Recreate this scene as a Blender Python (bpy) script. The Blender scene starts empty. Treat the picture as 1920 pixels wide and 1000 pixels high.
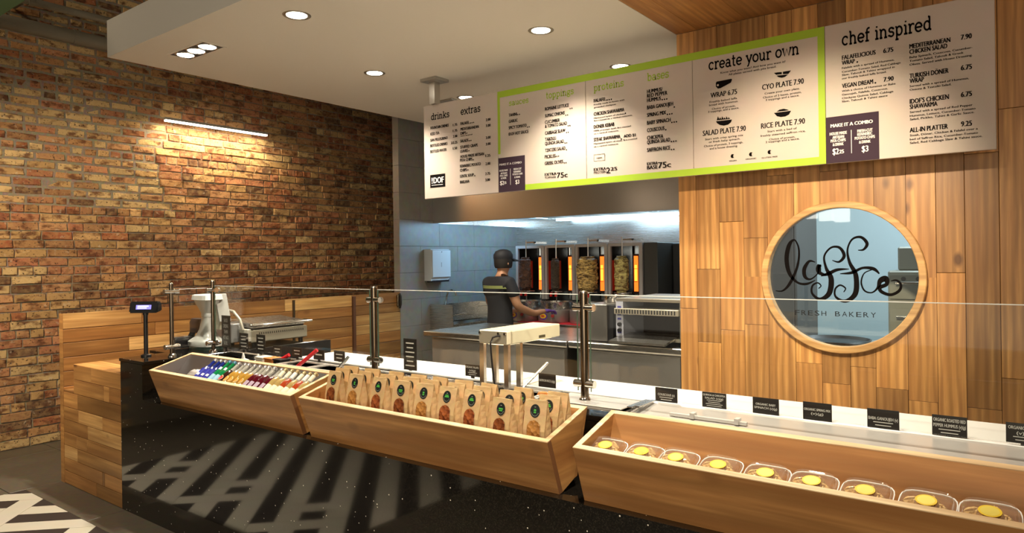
import bpy, math, random
from mathutils import Vector, Matrix
random.seed(7)
R = math.radians
C = bpy.context.scene.collection
SC = bpy.context.scene

# ------------------------------------------------------------------ camera, world, exposure, lights
FL, HOR, YAW, ROLL, EYE = 1299.0, 485.3, 37.293, -0.8, 1.5
cam = bpy.data.cameras.new('camera'); camo = bpy.data.objects.new('camera', cam); C.objects.link(camo)
cam.sensor_width = 36; cam.lens = FL / 1920 * 36; cam.shift_y = (HOR - 500) / 1920; cam.clip_start = 0.05
camo.matrix_world = Matrix.Translation((0, 0, EYE)) @ Matrix.Rotation(R(YAW), 4, 'Z') @ Matrix.Rotation(R(90), 4, 'X') @ Matrix.Rotation(R(ROLL), 4, 'Z')
SC.camera = camo
SC.view_settings.view_transform = 'Standard'; SC.view_settings.look = 'None'; SC.view_settings.gamma = 1
SC.view_settings.use_curve_mapping = False; SC.view_settings.exposure = 0.78
try:
    SC.cycles.use_denoising = True; SC.cycles.max_bounces = 10; SC.cycles.transparent_max_bounces = 24
    SC.cycles.sample_clamp_indirect = 6; SC.cycles.caustics_reflective = False; SC.cycles.caustics_refractive = False
except Exception: pass
w = bpy.data.worlds.new('world'); SC.world = w; w.use_nodes = True
w.node_tree.nodes['Background'].inputs[0].default_value = (0.9, 0.8, 0.65, 1); w.node_tree.nodes['Background'].inputs[1].default_value = 0.32

def light(name, kind, loc, aim, energy, col, size=0.1, spot=None, blend=0.5, sizey=None):
    d = bpy.data.lights.new(name, kind); d.energy = energy; d.color = col
    if kind == 'AREA':
        d.shape = 'RECTANGLE' if sizey else 'SQUARE'; d.size = size
        if sizey: d.size_y = sizey
    else: d.shadow_soft_size = size
    if kind == 'SPOT': d.spot_size = R(spot); d.spot_blend = blend
    o = bpy.data.objects.new(name, d); C.objects.link(o); o.location = loc
    o.rotation_euler = (Vector(aim) - Vector(loc)).to_track_quat('-Z', 'Y').to_euler()
    return o
WARM = (1.0, 0.80, 0.56); NEU = (1.0, 0.88, 0.70); COOL = (0.35, 0.68, 1.0)
CZ = 2.87
DOWN = [(-3.27, 2.35), (-2.37, 3.43), (-3.85, 3.43), (-3.85, 4.44), (-2.38, 4.44), (-1.0, 2.35)]
for i, (x, y) in enumerate(DOWN):
    light('downlight_beam', 'SPOT', (x, y, CZ - 0.03), (x, y, 0), 105, NEU, 0.04, 110, 0.8)
for i in range(3):
    light('gimbal_beam', 'SPOT', (-4.31 + 0.13 * (i - 1) , 2.33, CZ - 0.04), (-4.6 + .2 * i, 1.5, 0), 42, NEU, 0.03, 80, 0.8)
# linear wall washer by the brick wall
tg = light('tube_glow', 'AREA', (-6.50, 3.75, 2.83), (-6.68, 3.75, 2.2), 11, (1.0, 0.78, 0.50), 1.05, sizey=0.04)
tg.rotation_euler = (Matrix.Rotation(R(8), 3, 'Y') @ Matrix.Rotation(R(90), 3, 'Z')).to_euler()
# track spots of the dining side, behind the camera: they wash the menu board, the plank wall and the bins
light('track_spot', 'SPOT', (-0.6, 1.7, 2.75), (-1.02, 4.03, 1.62), 300, (1.0, 0.82, 0.58), 0.04, 44, 0.9)
light('track_spot', 'SPOT', (-2.6, 1.6, 2.8), (-2.6, 3.84, 2.4), 8, NEU, 0.05, 60, 0.9)
light('track_spot', 'SPOT', (-0.9, 1.4, 2.8), (-1.2, 2.6, 0.9), 75, NEU, 0.05, 75, 0.8)
light('track_spot', 'SPOT', (-2.6, 0.6, 2.9), (-2.4, 1.95, 0.85), 90, WARM, 0.06, 85, 0.8)
light('track_spot', 'SPOT', (-5.2, 0.7, 3.0), (-5.0, 1.3, 0.0), 110, NEU, 0.05, 60, 0.8)
light('track_spot', 'SPOT', (-4.2, 0.2, 3.0), (-6.6, 2.6, 1.05), 240, WARM, 0.08, 66, 0.9)
light('room_fill', 'AREA', (1.4, -2.4, 1.5), (-2.4, 3.0, 2.3), 62, (1, 0.84, 0.62), 2.6, sizey=1.8)  # added unseen area fill, not a fixture; lifts the ceiling and counter side
# hood lamp: cool tubes under the extractor
light('hood_lamp', 'AREA', (-3.3, 6.55, 1.97), (-3.4, 6.8, 0.9), 11, (0.55, 0.80, 1.0), 1.7, sizey=0.12)
light('hood_lamp', 'AREA', (-4.6, 6.3, 1.97), (-5.4, 6.3, 1.2), 15, COOL, 0.9, sizey=0.3)
light('upper_fill', 'AREA', (-5.9, 0.6, 4.4), (-6.4, 2.4, 3.2), 7, WARM, 0.5)  # added fill with no fixture, brightens the pipes and upper brick
light('bakery_lamp', 'AREA', (-0.2, 5.2, 2.7), (-0.4, 5.6, 0), 60, (0.75, 0.9, 1.0), 1.2)

# ------------------------------------------------------------------ camera-ray helpers (used to read real positions off known planes)
_s, _c = math.sin(R(YAW)), math.cos(R(YAW))
def ray(u, v):
    r = R(ROLL); x = u - 960; y = v - HOR
    a = (x * math.cos(r) + y * math.sin(r)) / FL; b = (-x * math.sin(r) + y * math.cos(r)) / FL
    return (-_s + a * _c, _c + a * _s, -b)
def atY(u, v, Y): q = ray(u, v); t = Y / q[1]; return (q[0] * t, Y, EYE + q[2] * t)
def atX(u, v, X): q = ray(u, v); t = X / q[0]; return (X, q[1] * t, EYE + q[2] * t)
def atZ(u, v, Z): q = ray(u, v); t = (Z - EYE) / q[2]; return (q[0] * t, q[1] * t, Z)
def proj(X, Y, Z):
    z = -_s * X + _c * Y; l = _c * X + _s * Y
    if z < .05: return (-999, -999, z)
    return (960 + FL * l / z, HOR - FL * (Z - EYE) / z, z)

# ------------------------------------------------------------------ materials
def newmat(name):
    m = bpy.data.materials.new(name); m.use_nodes = True; n = m.node_tree.nodes; l = m.node_tree.links
    return m, n, l, n['Principled BSDF']
def setp(b, **k):
    for a, v in k.items():
        a = {'col': 'Base Color', 'rough': 'Roughness', 'metal': 'Metallic', 'spec': 'Specular IOR Level', 'ior': 'IOR', 'trans': 'Transmission Weight', 'coat': 'Coat Weight'}[a]
        b.inputs[a].default_value = (*v, 1) if isinstance(v, tuple) and len(v) == 3 else v
MATS = {}
def plain(name, col, rough=0.5, metal=0.0, bump=0, bscale=60, var=0.0, **k):
    if name in MATS: return MATS[name]
    m, n, l, b = newmat(name); setp(b, col=col, rough=rough, metal=metal, **k)
    t = n.new('ShaderNodeTexCoord'); no = n.new('ShaderNodeTexNoise'); no.inputs['Scale'].default_value = bscale; no.inputs['Detail'].default_value = 4
    l.new(t.outputs['Object'], no.inputs['Vector'])
    if var:
        mx = n.new('ShaderNodeMix'); mx.data_type = 'RGBA'; mx.blend_type = 'MULTIPLY'; mx.inputs[0].default_value = var
        mx.inputs[6].default_value = (*col, 1); l.new(no.outputs['Color'], mx.inputs[7]); l.new(mx.outputs[2], b.inputs['Base Color'])
    if bump:
        bp = n.new('ShaderNodeBump'); bp.inputs['Strength'].default_value = bump; bp.inputs['Distance'].default_value = 0.004
        l.new(no.outputs['Fac'], bp.inputs['Height']); l.new(bp.outputs[0], b.inputs['Normal'])
    MATS[name] = m; return m
def emit(name, col, s):
    if name in MATS: return MATS[name]
    m, n, l, b = newmat(name); setp(b, col=(0, 0, 0), rough=.5); b.inputs['Emission Color'].default_value = (*col, 1); b.inputs['Emission Strength'].default_value = s
    MATS[name] = m; return m
def wood(name, c1, c2, axis='X', rnd=0.5, rough=0.42, knots=0.5, cs=1.0, hue=(0.30, 0.125, 0.04), figure=0.6):
    """planed maple: long grain along AXIS, per-board tone from the object's random number, a few knots"""
    m, n, l, b = newmat(name); setp(b, rough=rough)
    tc = n.new('ShaderNodeTexCoord'); oi = n.new('ShaderNodeObjectInfo')
    cb = n.new('ShaderNodeCombineXYZ'); mu = n.new('ShaderNodeMath'); mu.operation = 'MULTIPLY'; mu.inputs[1].default_value = 37.0
    l.new(oi.outputs['Random'], mu.inputs[0])
    for i in range(3): l.new(mu.outputs[0], cb.inputs[i])
    ad = n.new('ShaderNodeVectorMath'); ad.operation = 'ADD'; l.new(tc.outputs['Object'], ad.inputs[0]); l.new(cb.outputs[0], ad.inputs[1])
    def mapped(al, ac):
        mp = n.new('ShaderNodeMapping'); s = [ac, ac, ac]; s['XYZ'.index(axis)] = al; mp.inputs['Scale'].default_value = s
        l.new(ad.outputs[0], mp.inputs['Vector']); return mp
    m1 = mapped(0.9 * cs, 7 * cs); n1 = n.new('ShaderNodeTexNoise'); n1.inputs['Scale'].default_value = 1.6; n1.inputs['Detail'].default_value = 5; n1.inputs['Distortion'].default_value = 1.2; l.new(m1.outputs[0], n1.inputs['Vector'])
    m2 = mapped(1.4, 34); n2 = n.new('ShaderNodeTexNoise'); n2.inputs['Scale'].default_value = 1.5; n2.inputs['Detail'].default_value = 3; l.new(m2.outputs[0], n2.inputs['Vector'])
    rp = n.new('ShaderNodeValToRGB'); e = rp.color_ramp.elements; e[0].position = 0.32; e[1].position = 0.66; e[0].color = (*c2, 1); e[1].color = (*c1, 1); l.new(n1.outputs['Fac'], rp.inputs[0])
    def mix(fac, a, bb, bt='MIX'):
        x = n.new('ShaderNodeMix'); x.data_type = 'RGBA'; x.blend_type = bt
        for s, v in ((0, fac), (6, a), (7, bb)):
            if hasattr(v, 'links') or hasattr(v, 'is_linked'): l.new(v, x.inputs[s])
            elif s == 0: x.inputs[0].default_value = v
            else: x.inputs[s].default_value = (*v, 1)
        return x.outputs[2]
    r2 = n.new('ShaderNodeMapRange'); r2.inputs[1].default_value = 0.35; r2.inputs[2].default_value = 0.75; r2.inputs[3].default_value = 0.0; r2.inputs[4].default_value = 0.75; l.new(n2.outputs['Fac'], r2.inputs[0])
    col = mix(r2.outputs[0], rp.outputs[0], tuple(v * 0.55 for v in c2))
    # flame figure: distorted bands along the grain
    m5 = mapped(0.55, 4.2); wv = n.new('ShaderNodeTexWave'); wv.bands_direction = {'X': 'Y', 'Y': 'X', 'Z': 'X'}[axis]; wv.inputs['Scale'].default_value = 1.9; wv.inputs['Distortion'].default_value = 7.0; wv.inputs['Detail'].default_value = 3; wv.inputs['Detail Scale'].default_value = 0.9; l.new(m5.outputs[0], wv.inputs['Vector'])
    r5 = n.new('ShaderNodeMapRange'); r5.inputs[1].default_value = 0.322; r5.inputs[2].default_value = 1.0; r5.inputs[4].default_value = 0.6 * figure; l.new(wv.outputs['Fac'], r5.inputs[0])
    col = mix(r5.outputs[0], col, tuple(v * 0.5 for v in c2))
    # heartwood streaks
    m3 = mapped(0.5, 9); n3 = n.new('ShaderNodeTexNoise'); n3.inputs['Scale'].default_value = 1.1; n3.inputs['Detail'].default_value = 6; n3.inputs['Distortion'].default_value = 2.5; l.new(m3.outputs[0], n3.inputs['Vector'])
    r3 = n.new('ShaderNodeMapRange'); r3.inputs[1].default_value = 0.320; r3.inputs[2].default_value = 0.74; r3.inputs[4].default_value = 0.75; l.new(n3.outputs['Fac'], r3.inputs[0])
    col = mix(r3.outputs[0], col, hue)
    if knots:
        m4 = mapped(3.0, 5.5); v4 = n.new('ShaderNodeTexVoronoi'); v4.inputs['Scale'].default_value = 0.8; l.new(m4.outputs[0], v4.inputs['Vector'])
        r4 = n.new('ShaderNodeMapRange'); r4.inputs[1].default_value = 0.05; r4.inputs[2].default_value = 0.11; r4.inputs[3].default_value = knots; r4.inputs[4].default_value = 0; l.new(v4.outputs['Distance'], r4.inputs[0])
        col = mix(r4.outputs[0], col, (0.10, 0.035, 0.012))
    # tone per board
    hs = n.new('ShaderNodeMapRange'); hs.inputs[3].default_value = 1 - rnd; hs.inputs[4].default_value = 1 + rnd * 0.45; l.new(oi.outputs['Random'], hs.inputs[0])
    vm = n.new('ShaderNodeVectorMath'); vm.operation = 'SCALE'; l.new(col, vm.inputs[0]); l.new(hs.outputs[0], vm.inputs['Scale'])
    l.new(vm.outputs[0], b.inputs['Base Color'])
    bp = n.new('ShaderNodeBump'); bp.inputs['Strength'].default_value = 0.15; bp.inputs['Distance'].default_value = 0.002; l.new(n2.outputs['Fac'], bp.inputs['Height']); l.new(bp.outputs[0], b.inputs['Normal'])
    MATS[name] = m; return m
W_WALL = wood('maple_upright', (0.80, 0.435, 0.145), (0.56, 0.265, 0.075), 'Z', 0.36, figure=1.0, knots=0.8)
W_SOF = wood('maple_soffit', (0.68, 0.34, 0.11), (0.46, 0.20, 0.055), 'Y', 0.25)
W_H = wood('maple_boards', (0.74, 0.41, 0.14), (0.50, 0.245, 0.07), 'X', 0.42, knots=0.9, figure=1.0)
W_HD = wood('maple_boards_dark', (0.52, 0.26, 0.085), (0.34, 0.15, 0.04), 'X', 0.3, knots=0.9, figure=1.0)
W_HL = wood('maple_boards_pale', (0.84, 0.55, 0.23), (0.66, 0.38, 0.13), 'X', 0.2, knots=0.9, figure=0.8)
W_PD = wood('maple_flank_dark', (0.56, 0.27, 0.075), (0.38, 0.16, 0.04), 'Y', 0.3, knots=0.4, figure=1.0)
W_PL = wood('maple_flank_pale', (0.86, 0.55, 0.22), (0.66, 0.36, 0.11), 'Y', 0.2, knots=0.3, figure=0.8)
W_PAN = wood('maple_flank', (0.78, 0.43, 0.14), (0.48, 0.21, 0.055), 'Y', 0.48, knots=0.4, figure=1.0)
W_BIN = wood('bin_maple', (0.66, 0.35, 0.125), (0.46, 0.215, 0.066), 'X', 0.12, knots=0.3, hue=(0.33, 0.14, 0.045), figure=1.0)
W_BIN2 = wood('bin_maple_end', (0.70, 0.39, 0.13), (0.48, 0.235, 0.07), 'Y', 0.2, knots=0.2)
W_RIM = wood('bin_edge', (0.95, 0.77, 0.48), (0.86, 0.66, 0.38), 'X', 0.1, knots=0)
W_RING = wood('ring_maple', (0.80, 0.52, 0.22), (0.68, 0.40, 0.15), 'X', 0.1, knots=0)

def steel_mat(name, col=(0.66, 0.64, 0.61), rough=0.27, axis='X', streak=0.035):
    m, n, l, b = newmat(name); setp(b, col=col, metal=1.0, rough=rough)
    tc = n.new('ShaderNodeTexCoord'); mp = n.new('ShaderNodeMapping'); s = [120, 120, 120]; s['XYZ'.index(axis)] = 1.5; mp.inputs['Scale'].default_value = s
    no = n.new('ShaderNodeTexNoise'); no.inputs['Scale'].default_value = 1; no.inputs['Detail'].default_value = 3; l.new(tc.outputs['Object'], mp.inputs[0]); l.new(mp.outputs[0], no.inputs['Vector'])
    mr = n.new('ShaderNodeMapRange'); mr.inputs[3].default_value = rough - streak; mr.inputs[4].default_value = rough + streak; l.new(no.outputs['Fac'], mr.inputs[0]); l.new(mr.outputs[0], b.inputs['Roughness'])
    MATS[name] = m; return m
STEEL = steel_mat('brushed_steel'); STEELV = steel_mat('brushed_steel_upright', axis='Z', rough=0.26, streak=0.008); SATIN = plain('satin_steel', (0.70, 0.68, 0.64), 0.34, 0.55)
CHROME = plain('chrome', (0.62, 0.60, 0.57), 0.12, 1.0); BRONZE = plain('dark_steel_post', (0.17, 0.135, 0.10), 0.22, 1.0)
def quartz():
    m, n, l, b = newmat('black_quartz'); setp(b, col=(0.006, 0.006, 0.006), rough=0.07, ior=1.75)
    tc = n.new('ShaderNodeTexCoord'); vo = n.new('ShaderNodeTexVoronoi'); vo.inputs['Scale'].default_value = 42; l.new(tc.outputs['Object'], vo.inputs['Vector'])
    a = n.new('ShaderNodeMath'); a.operation = 'LESS_THAN'; a.inputs[1].default_value = 0.11; l.new(vo.outputs['Distance'], a.inputs[0])
    sp = n.new('ShaderNodeSeparateColor'); l.new(vo.outputs['Color'], sp.inputs[0])
    g = n.new('ShaderNodeMath'); g.operation = 'GREATER_THAN'; g.inputs[1].default_value = 0.72; l.new(sp.outputs[0], g.inputs[0])
    k = n.new('ShaderNodeMath'); k.operation = 'MULTIPLY'; l.new(a.outputs[0], k.inputs[0]); l.new(g.outputs[0], k.inputs[1])
    no = n.new('ShaderNodeTexNoise'); no.inputs['Scale'].default_value = 260; l.new(tc.outputs['Object'], no.inputs['Vector'])
    r = n.new('ShaderNodeValToRGB'); r.color_ramp.elements[0].position = .5; r.color_ramp.elements[1].position = .75; r.color_ramp.elements[0].color = (0.004, 0.0035, 0.003, 1); r.color_ramp.elements[1].color = (0.03, 0.026, 0.02, 1); l.new(no.outputs['Fac'], r.inputs[0])
    x = n.new('ShaderNodeMix'); x.data_type = 'RGBA'; l.new(k.outputs[0], x.inputs[0]); l.new(r.outputs[0], x.inputs[6]); x.inputs[7].default_value = (0.9, 0.85, 0.75, 1); l.new(x.outputs[2], b.inputs['Base Color'])
    MATS['quartz'] = m; return m
QUARTZ = quartz()
def clear(name, tint=(0.93, 0.97, 0.95), refl=1.0, haze=0.0):
    m, n, l, b = newmat(name); n.remove(b); o = n['Material Output']
    t = n.new('ShaderNodeBsdfTransparent'); t.inputs[0].default_value = (*tint, 1); g = n.new('ShaderNodeBsdfGlossy'); g.inputs['Roughness'].default_value = 0.02; g.inputs[0].default_value = (refl, refl, refl, 1)
    hz = n.new('ShaderNodeBsdfDiffuse'); hz.inputs[0].default_value = (.85, .85, .83, 1); hm = n.new('ShaderNodeMixShader'); hm.inputs[0].default_value = haze; l.new(t.outputs[0], hm.inputs[1]); l.new(hz.outputs[0], hm.inputs[2]); f = n.new('ShaderNodeFresnel'); ge = n.new('ShaderNodeNewGeometry'); io = n.new('ShaderNodeMapRange'); io.inputs[3].default_value = 1.45; io.inputs[4].default_value = 1 / 1.45; l.new(ge.outputs['Backfacing'], io.inputs[0]); l.new(io.outputs[0], f.inputs[0]); x = n.new('ShaderNodeMixShader'); l.new(f.outputs[0], x.inputs[0]); l.new(hm.outputs[0], x.inputs[1]); l.new(g.outputs[0], x.inputs[2]); l.new(x.outputs[0], o.inputs[0])
    MATS[name] = m; return m
GLASS = clear('clear_glass', (0.97, 0.985, 0.975)); PLASTIC = clear('clear_plastic', (0.985, 0.985, 0.98), haze=0.05)
GEDGE = plain('glass_edge_glint', (0.85, 0.88, 0.84), 0.25)  # pale diffuse colour stands in for the bright line along the glass edge
WHITE = plain('white_paint', (0.80, 0.765, 0.69), 0.75, bump=0.05); BLACK = plain('black_plastic', (0.012, 0.012, 0.014), 0.35)
CREAM = plain('cream_enamel', (0.72, 0.66, 0.48), 0.4); BOARDW = plain('white_cutting_board', (0.86, 0.86, 0.84), 0.4)
TAGB = plain('tag_black', (0.012, 0.009, 0.008), 0.4); TAGT = plain('tag_lettering', (0.75, 0.72, 0.68), 0.6)
GREEN = plain('lime_print', (0.30, 0.44, 0.030), 0.55, spec=0.25); INK = plain('ink_print', (0.006, 0.005, 0.005), 0.95, spec=0.03); PLUM = plain('plum_print', (0.038, 0.022, 0.034), 0.7, spec=0.12)
PANELM = plain('menu_paper', (0.50, 0.425, 0.37), 0.55, var=0.12, bscale=9, spec=0.25)
WPRINT = plain('white_print', (0.66, 0.63, 0.60), 0.6)
def brickmat():
    m, n, l, b = newmat('old_brick'); setp(b, rough=0.9, spec=0.2)
    at = n.new('ShaderNodeAttribute'); at.attribute_name = 'tint'; ge = n.new('ShaderNodeNewGeometry')
    def noise(s, d, lo, hi, vlo, vhi, sc=(1, 1, 1)):
        mp = n.new('ShaderNodeMapping'); mp.inputs['Scale'].default_value = sc; l.new(ge.outputs['Position'], mp.inputs[0])
        no = n.new('ShaderNodeTexNoise'); no.inputs['Scale'].default_value = s; no.inputs['Detail'].default_value = d; l.new(mp.outputs[0], no.inputs['Vector'])
        r = n.new('ShaderNodeMapRange'); r.inputs[1].default_value = lo; r.inputs[2].default_value = hi; r.inputs[3].default_value = vlo; r.inputs[4].default_value = vhi; l.new(no.outputs['Fac'], r.inputs[0]); return r.outputs[0], no
    def mix(f, a, c, bt='MIX'):
        x = n.new('ShaderNodeMix'); x.data_type = 'RGBA'; x.blend_type = bt; l.new(f, x.inputs[0]); l.new(a, x.inputs[6]); x.inputs[7].default_value = (*c, 1); return x.outputs[2]
    f1, n1 = noise(11, 5, 0.50, 0.66, 0, 0.88, (1, 1, 2)); f2, n2 = noise(60, 4, 0.60, 0.68, 0, 0.9); f3, n3 = noise(9, 3, 0.35, 0.65, 0.0, 0.38, (1, 2.4, 3)); f4, n4 = noise(22, 6, 0.62, 0.72, 0, 0.55)
    c = mix(f3, at.outputs['Color'], (0.56, 0.36, 0.15)); c = mix(f1, c, (0.13, 0.05, 0.025)); c = mix(f4, c, (0.60, 0.50, 0.36)); c = mix(f2, c, (0.045, 0.025, 0.018))
    l.new(c, b.inputs['Base Color'])
    bp = n.new('ShaderNodeBump'); bp.inputs['Strength'].default_value = 0.9; bp.inputs['Distance'].default_value = 0.008; l.new(n4.outputs['Fac'], bp.inputs['Height']); l.new(bp.outputs[0], b.inputs['Normal'])
    return m
BRICK = brickmat()
MORTAR = plain('mortar', (0.44, 0.37, 0.27), 0.95, bump=1.0, bscale=45, var=0.7)
TILEG = plain('grey_floor_tile', (0.135, 0.115, 0.085), 0.42, bump=0.12, bscale=25, var=0.55)
GROUT = plain('grout', (0.035, 0.03, 0.025), 0.9)
STRW = plain('pale_floor_tile', (0.60, 0.56, 0.46), 0.4, bump=0.05, var=0.15, bscale=8); STRD = plain('dark_floor_tile', (0.035, 0.030, 0.030), 0.4, bump=0.05, var=0.3)
WTILE = plain('grey_wall_tile', (0.33, 0.31, 0.28), 0.38, bump=0.25, bscale=14, var=0.45)

# ------------------------------------------------------------------ mesh builder and object helpers
def wl(o): return (o.matrix_local.translation if False else o.location) + wl(o.parent) if o is not None else Vector((0, 0, 0))
class MB:
    def __init__(s): s.v = []; s.f = []; s.mi = []
    def add(s, vs, fs, mi=0):
        b = len(s.v); s.v += [tuple(p) for p in vs]; s.f += [tuple(b + i for i in f) for f in fs]; s.mi += [mi] * len(fs); return s
    def box(s, x0, y0, z0, x1, y1, z1, mi=0, bev=0.0):
        if bev and min(x1 - x0, y1 - y0, z1 - z0) > 2.2 * bev:
            b = bev; V = []; idx = {}
            for i, X in enumerate((x0, x1)):
                for j, Y in enumerate((y0, y1)):
                    for k, Z in enumerate((z0, z1)):
                        sx, sy, sz = (1, -1)[i], (1, -1)[j], (1, -1)[k]
                        for a, p in enumerate(((X, Y + sy * b, Z + sz * b), (X + sx * b, Y, Z + sz * b), (X + sx * b, Y + sy * b, Z))): idx[i, j, k, a] = len(V); V.append(p)
            g = lambda i, j, k, a: idx[i, j, k, a]; F = []
            for i in (0, 1): F.append([g(i, 0, 0, 0), g(i, 1, 0, 0), g(i, 1, 1, 0), g(i, 0, 1, 0)])
            for j in (0, 1): F.append([g(0, j, 0, 1), g(1, j, 0, 1), g(1, j, 1, 1), g(0, j, 1, 1)])
            for k in (0, 1): F.append([g(0, 0, k, 2), g(1, 0, k, 2), g(1, 1, k, 2), g(0, 1, k, 2)])
            for j in (0, 1):
                for k in (0, 1): F.append([g(0, j, k, 1), g(1, j, k, 1), g(1, j, k, 2), g(0, j, k, 2)])
            for i in (0, 1):
                for k in (0, 1): F.append([g(i, 0, k, 0), g(i, 1, k, 0), g(i, 1, k, 2), g(i, 0, k, 2)])
            for i in (0, 1):
                for j in (0, 1): F.append([g(i, j, 0, 0), g(i, j, 1, 0), g(i, j, 1, 1), g(i, j, 0, 1)])
            for i in (0, 1):
                for j in (0, 1):
                    for k in (0, 1): F.append([g(i, j, k, 0), g(i, j, k, 1), g(i, j, k, 2)])
            return s.add(V, F, mi)
        V = [(x, y, z) for x in (x0, x1) for y in (y0, y1) for z in (z0, z1)]
        return s.add(V, [(0, 1, 3, 2), (4, 6, 7, 5), (0, 4, 5, 1), (2, 3, 7, 6), (0, 2, 6, 4), (1, 5, 7, 3)], mi)
    def prism(s, poly, axis, a, b, mi=0):
        """poly: 2-D points in the plane normal to AXIS, extruded from a to b"""
        def P(p, t): return (t, p[0], p[1]) if axis == 'X' else ((p[0], t, p[1]) if axis == 'Y' else (p[0], p[1], t))
        n = len(poly); V = [P(p, a) for p in poly] + [P(p, b) for p in poly]
        return s.add(V, [tuple(range(n)), tuple(range(2 * n - 1, n - 1, -1))] + [(i, (i + 1) % n, n + (i + 1) % n, n + i) for i in range(n)], mi)
    def lathe(s, prof, c=(0, 0, 0), n=20, axis='Z', mi=0, sx=1, sy=1):
        V = []; F = []; m = len(prof)
        for i in range(n):
            a = 2 * math.pi * i / n
            for r, h in prof:
                p = (r * math.cos(a) * sx, r * math.sin(a) * sy, h)
                if axis == 'Y': p = (p[0], p[2], p[1])
                if axis == 'X': p = (p[2], p[0], p[1])
                V.append((p[0] + c[0], p[1] + c[1], p[2] + c[2]))
        for i in range(n):
            for j in range(m - 1): F.append((i * m + j, ((i + 1) % n) * m + j, ((i + 1) % n) * m + j + 1, i * m + j + 1))
        if prof[0][0] > 1e-6: F.append(tuple(i * m for i in range(n)))
        if prof[-1][0] > 1e-6: F.append(tuple(i * m + m - 1 for i in range(n)))
        return s.add(V, F, mi)
    def cyl(s, p, q, r, n=12, mi=0, r2=None): return s.tube([p, q], r, n, mi, r2)
    def tube(s, pts, r, n=8, mi=0, r2=None):
        pts = [Vector(p) for p in pts]; V = []; F = []; up = None; m = len(pts)
        for i, p in enumerate(pts):
            d = (pts[min(i + 1, m - 1)] - pts[max(i - 1, 0)]).normalized()
            if up is None: up = Vector((0, 0, 1)) if abs(d.z) < .9 else Vector((1, 0, 0))
            a = d.cross(up).normalized(); b = d.cross(a).normalized(); up = -b
            rr = r if r2 is None else r + (r2 - r) * i / max(1, m - 1)
            for k in range(n):
                t = 2 * math.pi * k / n; V.append(tuple(p + a * math.cos(t) * rr + b * math.sin(t) * rr))
        for i in range(m - 1):
            for k in range(n): F.append((i * n + k, i * n + (k + 1) % n, (i + 1) * n + (k + 1) % n, (i + 1) * n + k))
        F += [tuple(range(n)), tuple(range(m * n - 1, (m - 1) * n - 1, -1))]
        return s.add(V, F, mi)
    def mesh(s, name, mats, off=(0, 0, 0), smooth=False):
        me = bpy.data.meshes.new(name); me.from_pydata([(x - off[0], y - off[1], z - off[2]) for x, y, z in s.v], [], s.f)
        for m in (mats if isinstance(mats, (list, tuple)) else [mats]): me.materials.append(m)
        me.polygons.foreach_set('material_index', s.mi)
        if smooth:
            me.polygons.foreach_set('use_smooth', [True] * len(me.polygons))
            try: me.set_sharp_from_angle(angle=R(40))
            except Exception: pass
        me.update(); return me
    def build(s, name, mats, parent=None, smooth=False, local=False, **tags):
        off = (0, 0, 0) if local else tuple(wl(parent))
        o = bpy.data.objects.new(name, s.mesh(name, mats, off, smooth)); C.objects.link(o)
        if parent: o.parent = parent
        for k, v in tags.items(): o[k] = v
        return o
def thing(name, label, cat, loc=(0, 0, 0), group=None):
    o = bpy.data.objects.new(name, None); C.objects.link(o); o.location = loc; o.empty_display_size = .05
    o['label'] = label; o['category'] = cat
    if group: o['group'] = group
    return o
def struct(name, loc=None):
    o = bpy.data.objects.new(name, None); C.objects.link(o); o['kind'] = 'structure'; return o
def copy_tree(o, parent=None):
    c = o.copy(); C.objects.link(c)
    if parent: c.parent = parent
    for ch in list(o.children): copy_tree(ch, c)
    return c
def bx(*a, **k): return MB().box(*a, **k)
ORD = ['first', 'second', 'third', 'fourth', 'fifth', 'sixth', 'seventh', 'eighth', 'ninth', 'tenth', 'eleventh', 'twelfth']

# ------------------------------------------------------------------ flat lettering
_txt = {}
def prep(strings):
    obs = []
    for s in set(strings) - set(_txt):
        cu = bpy.data.curves.new('t', 'FONT'); cu.body = s; cu.size = 1; cu.resolution_u = 2
        o = bpy.data.objects.new('t', cu); C.objects.link(o); obs.append((s, o))
    dg = bpy.context.evaluated_depsgraph_get()
    for s, o in obs:
        e = o.evaluated_get(dg); me = e.to_mesh(); V = [tuple(v.co) for v in me.vertices]; F = [tuple(p.vertices) for p in me.polygons]; e.to_mesh_clear()
        xs = [v[0] for v in V] or [0, 1]; _txt[s] = (V, F, min(xs), max(xs))
    for s, o in obs:
        cu = o.data; bpy.data.objects.remove(o); bpy.data.curves.remove(cu)
def word(mb, s, x0, x1, zb, cap, Y, bold=0.0, mi=0):
    """flat word facing -Y: from x0 to x1, baseline zb, capital height cap"""
    V, F, a, b = _txt[s]; k = (x1 - x0) / max(1e-6, b - a); h = cap / 0.70
    for dx in ((0,) if not bold else (-bold, bold)):
        mb.add([(x0 + (v[0] - a) * k + dx, Y - (0.0002 if dx > 0 else 0), zb + v[1] * h) for v in V], F, mi)
def ribbon(mb, pts, w, tf, mi=0):
    """pts (x, y[, width]) polyline -> flat ribbon mapped by tf"""
    n = len(pts); L = []; Rr = []
    for i in range(n):
        x0, y0 = pts[max(i - 1, 0)][:2]; x1, y1 = pts[min(i + 1, n - 1)][:2]; d = math.hypot(x1 - x0, y1 - y0) or 1
        nx, ny = -(y1 - y0) / d, (x1 - x0) / d; ww = (pts[i][2] if len(pts[i]) > 2 else w) / 2
        L.append(tf(pts[i][0] + nx * ww, pts[i][1] + ny * ww)); Rr.append(tf(pts[i][0] - nx * ww, pts[i][1] - ny * ww))
    mb.add(L + Rr, [(i, i + 1, n + i + 1, n + i) for i in range(n - 1)], mi)
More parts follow.
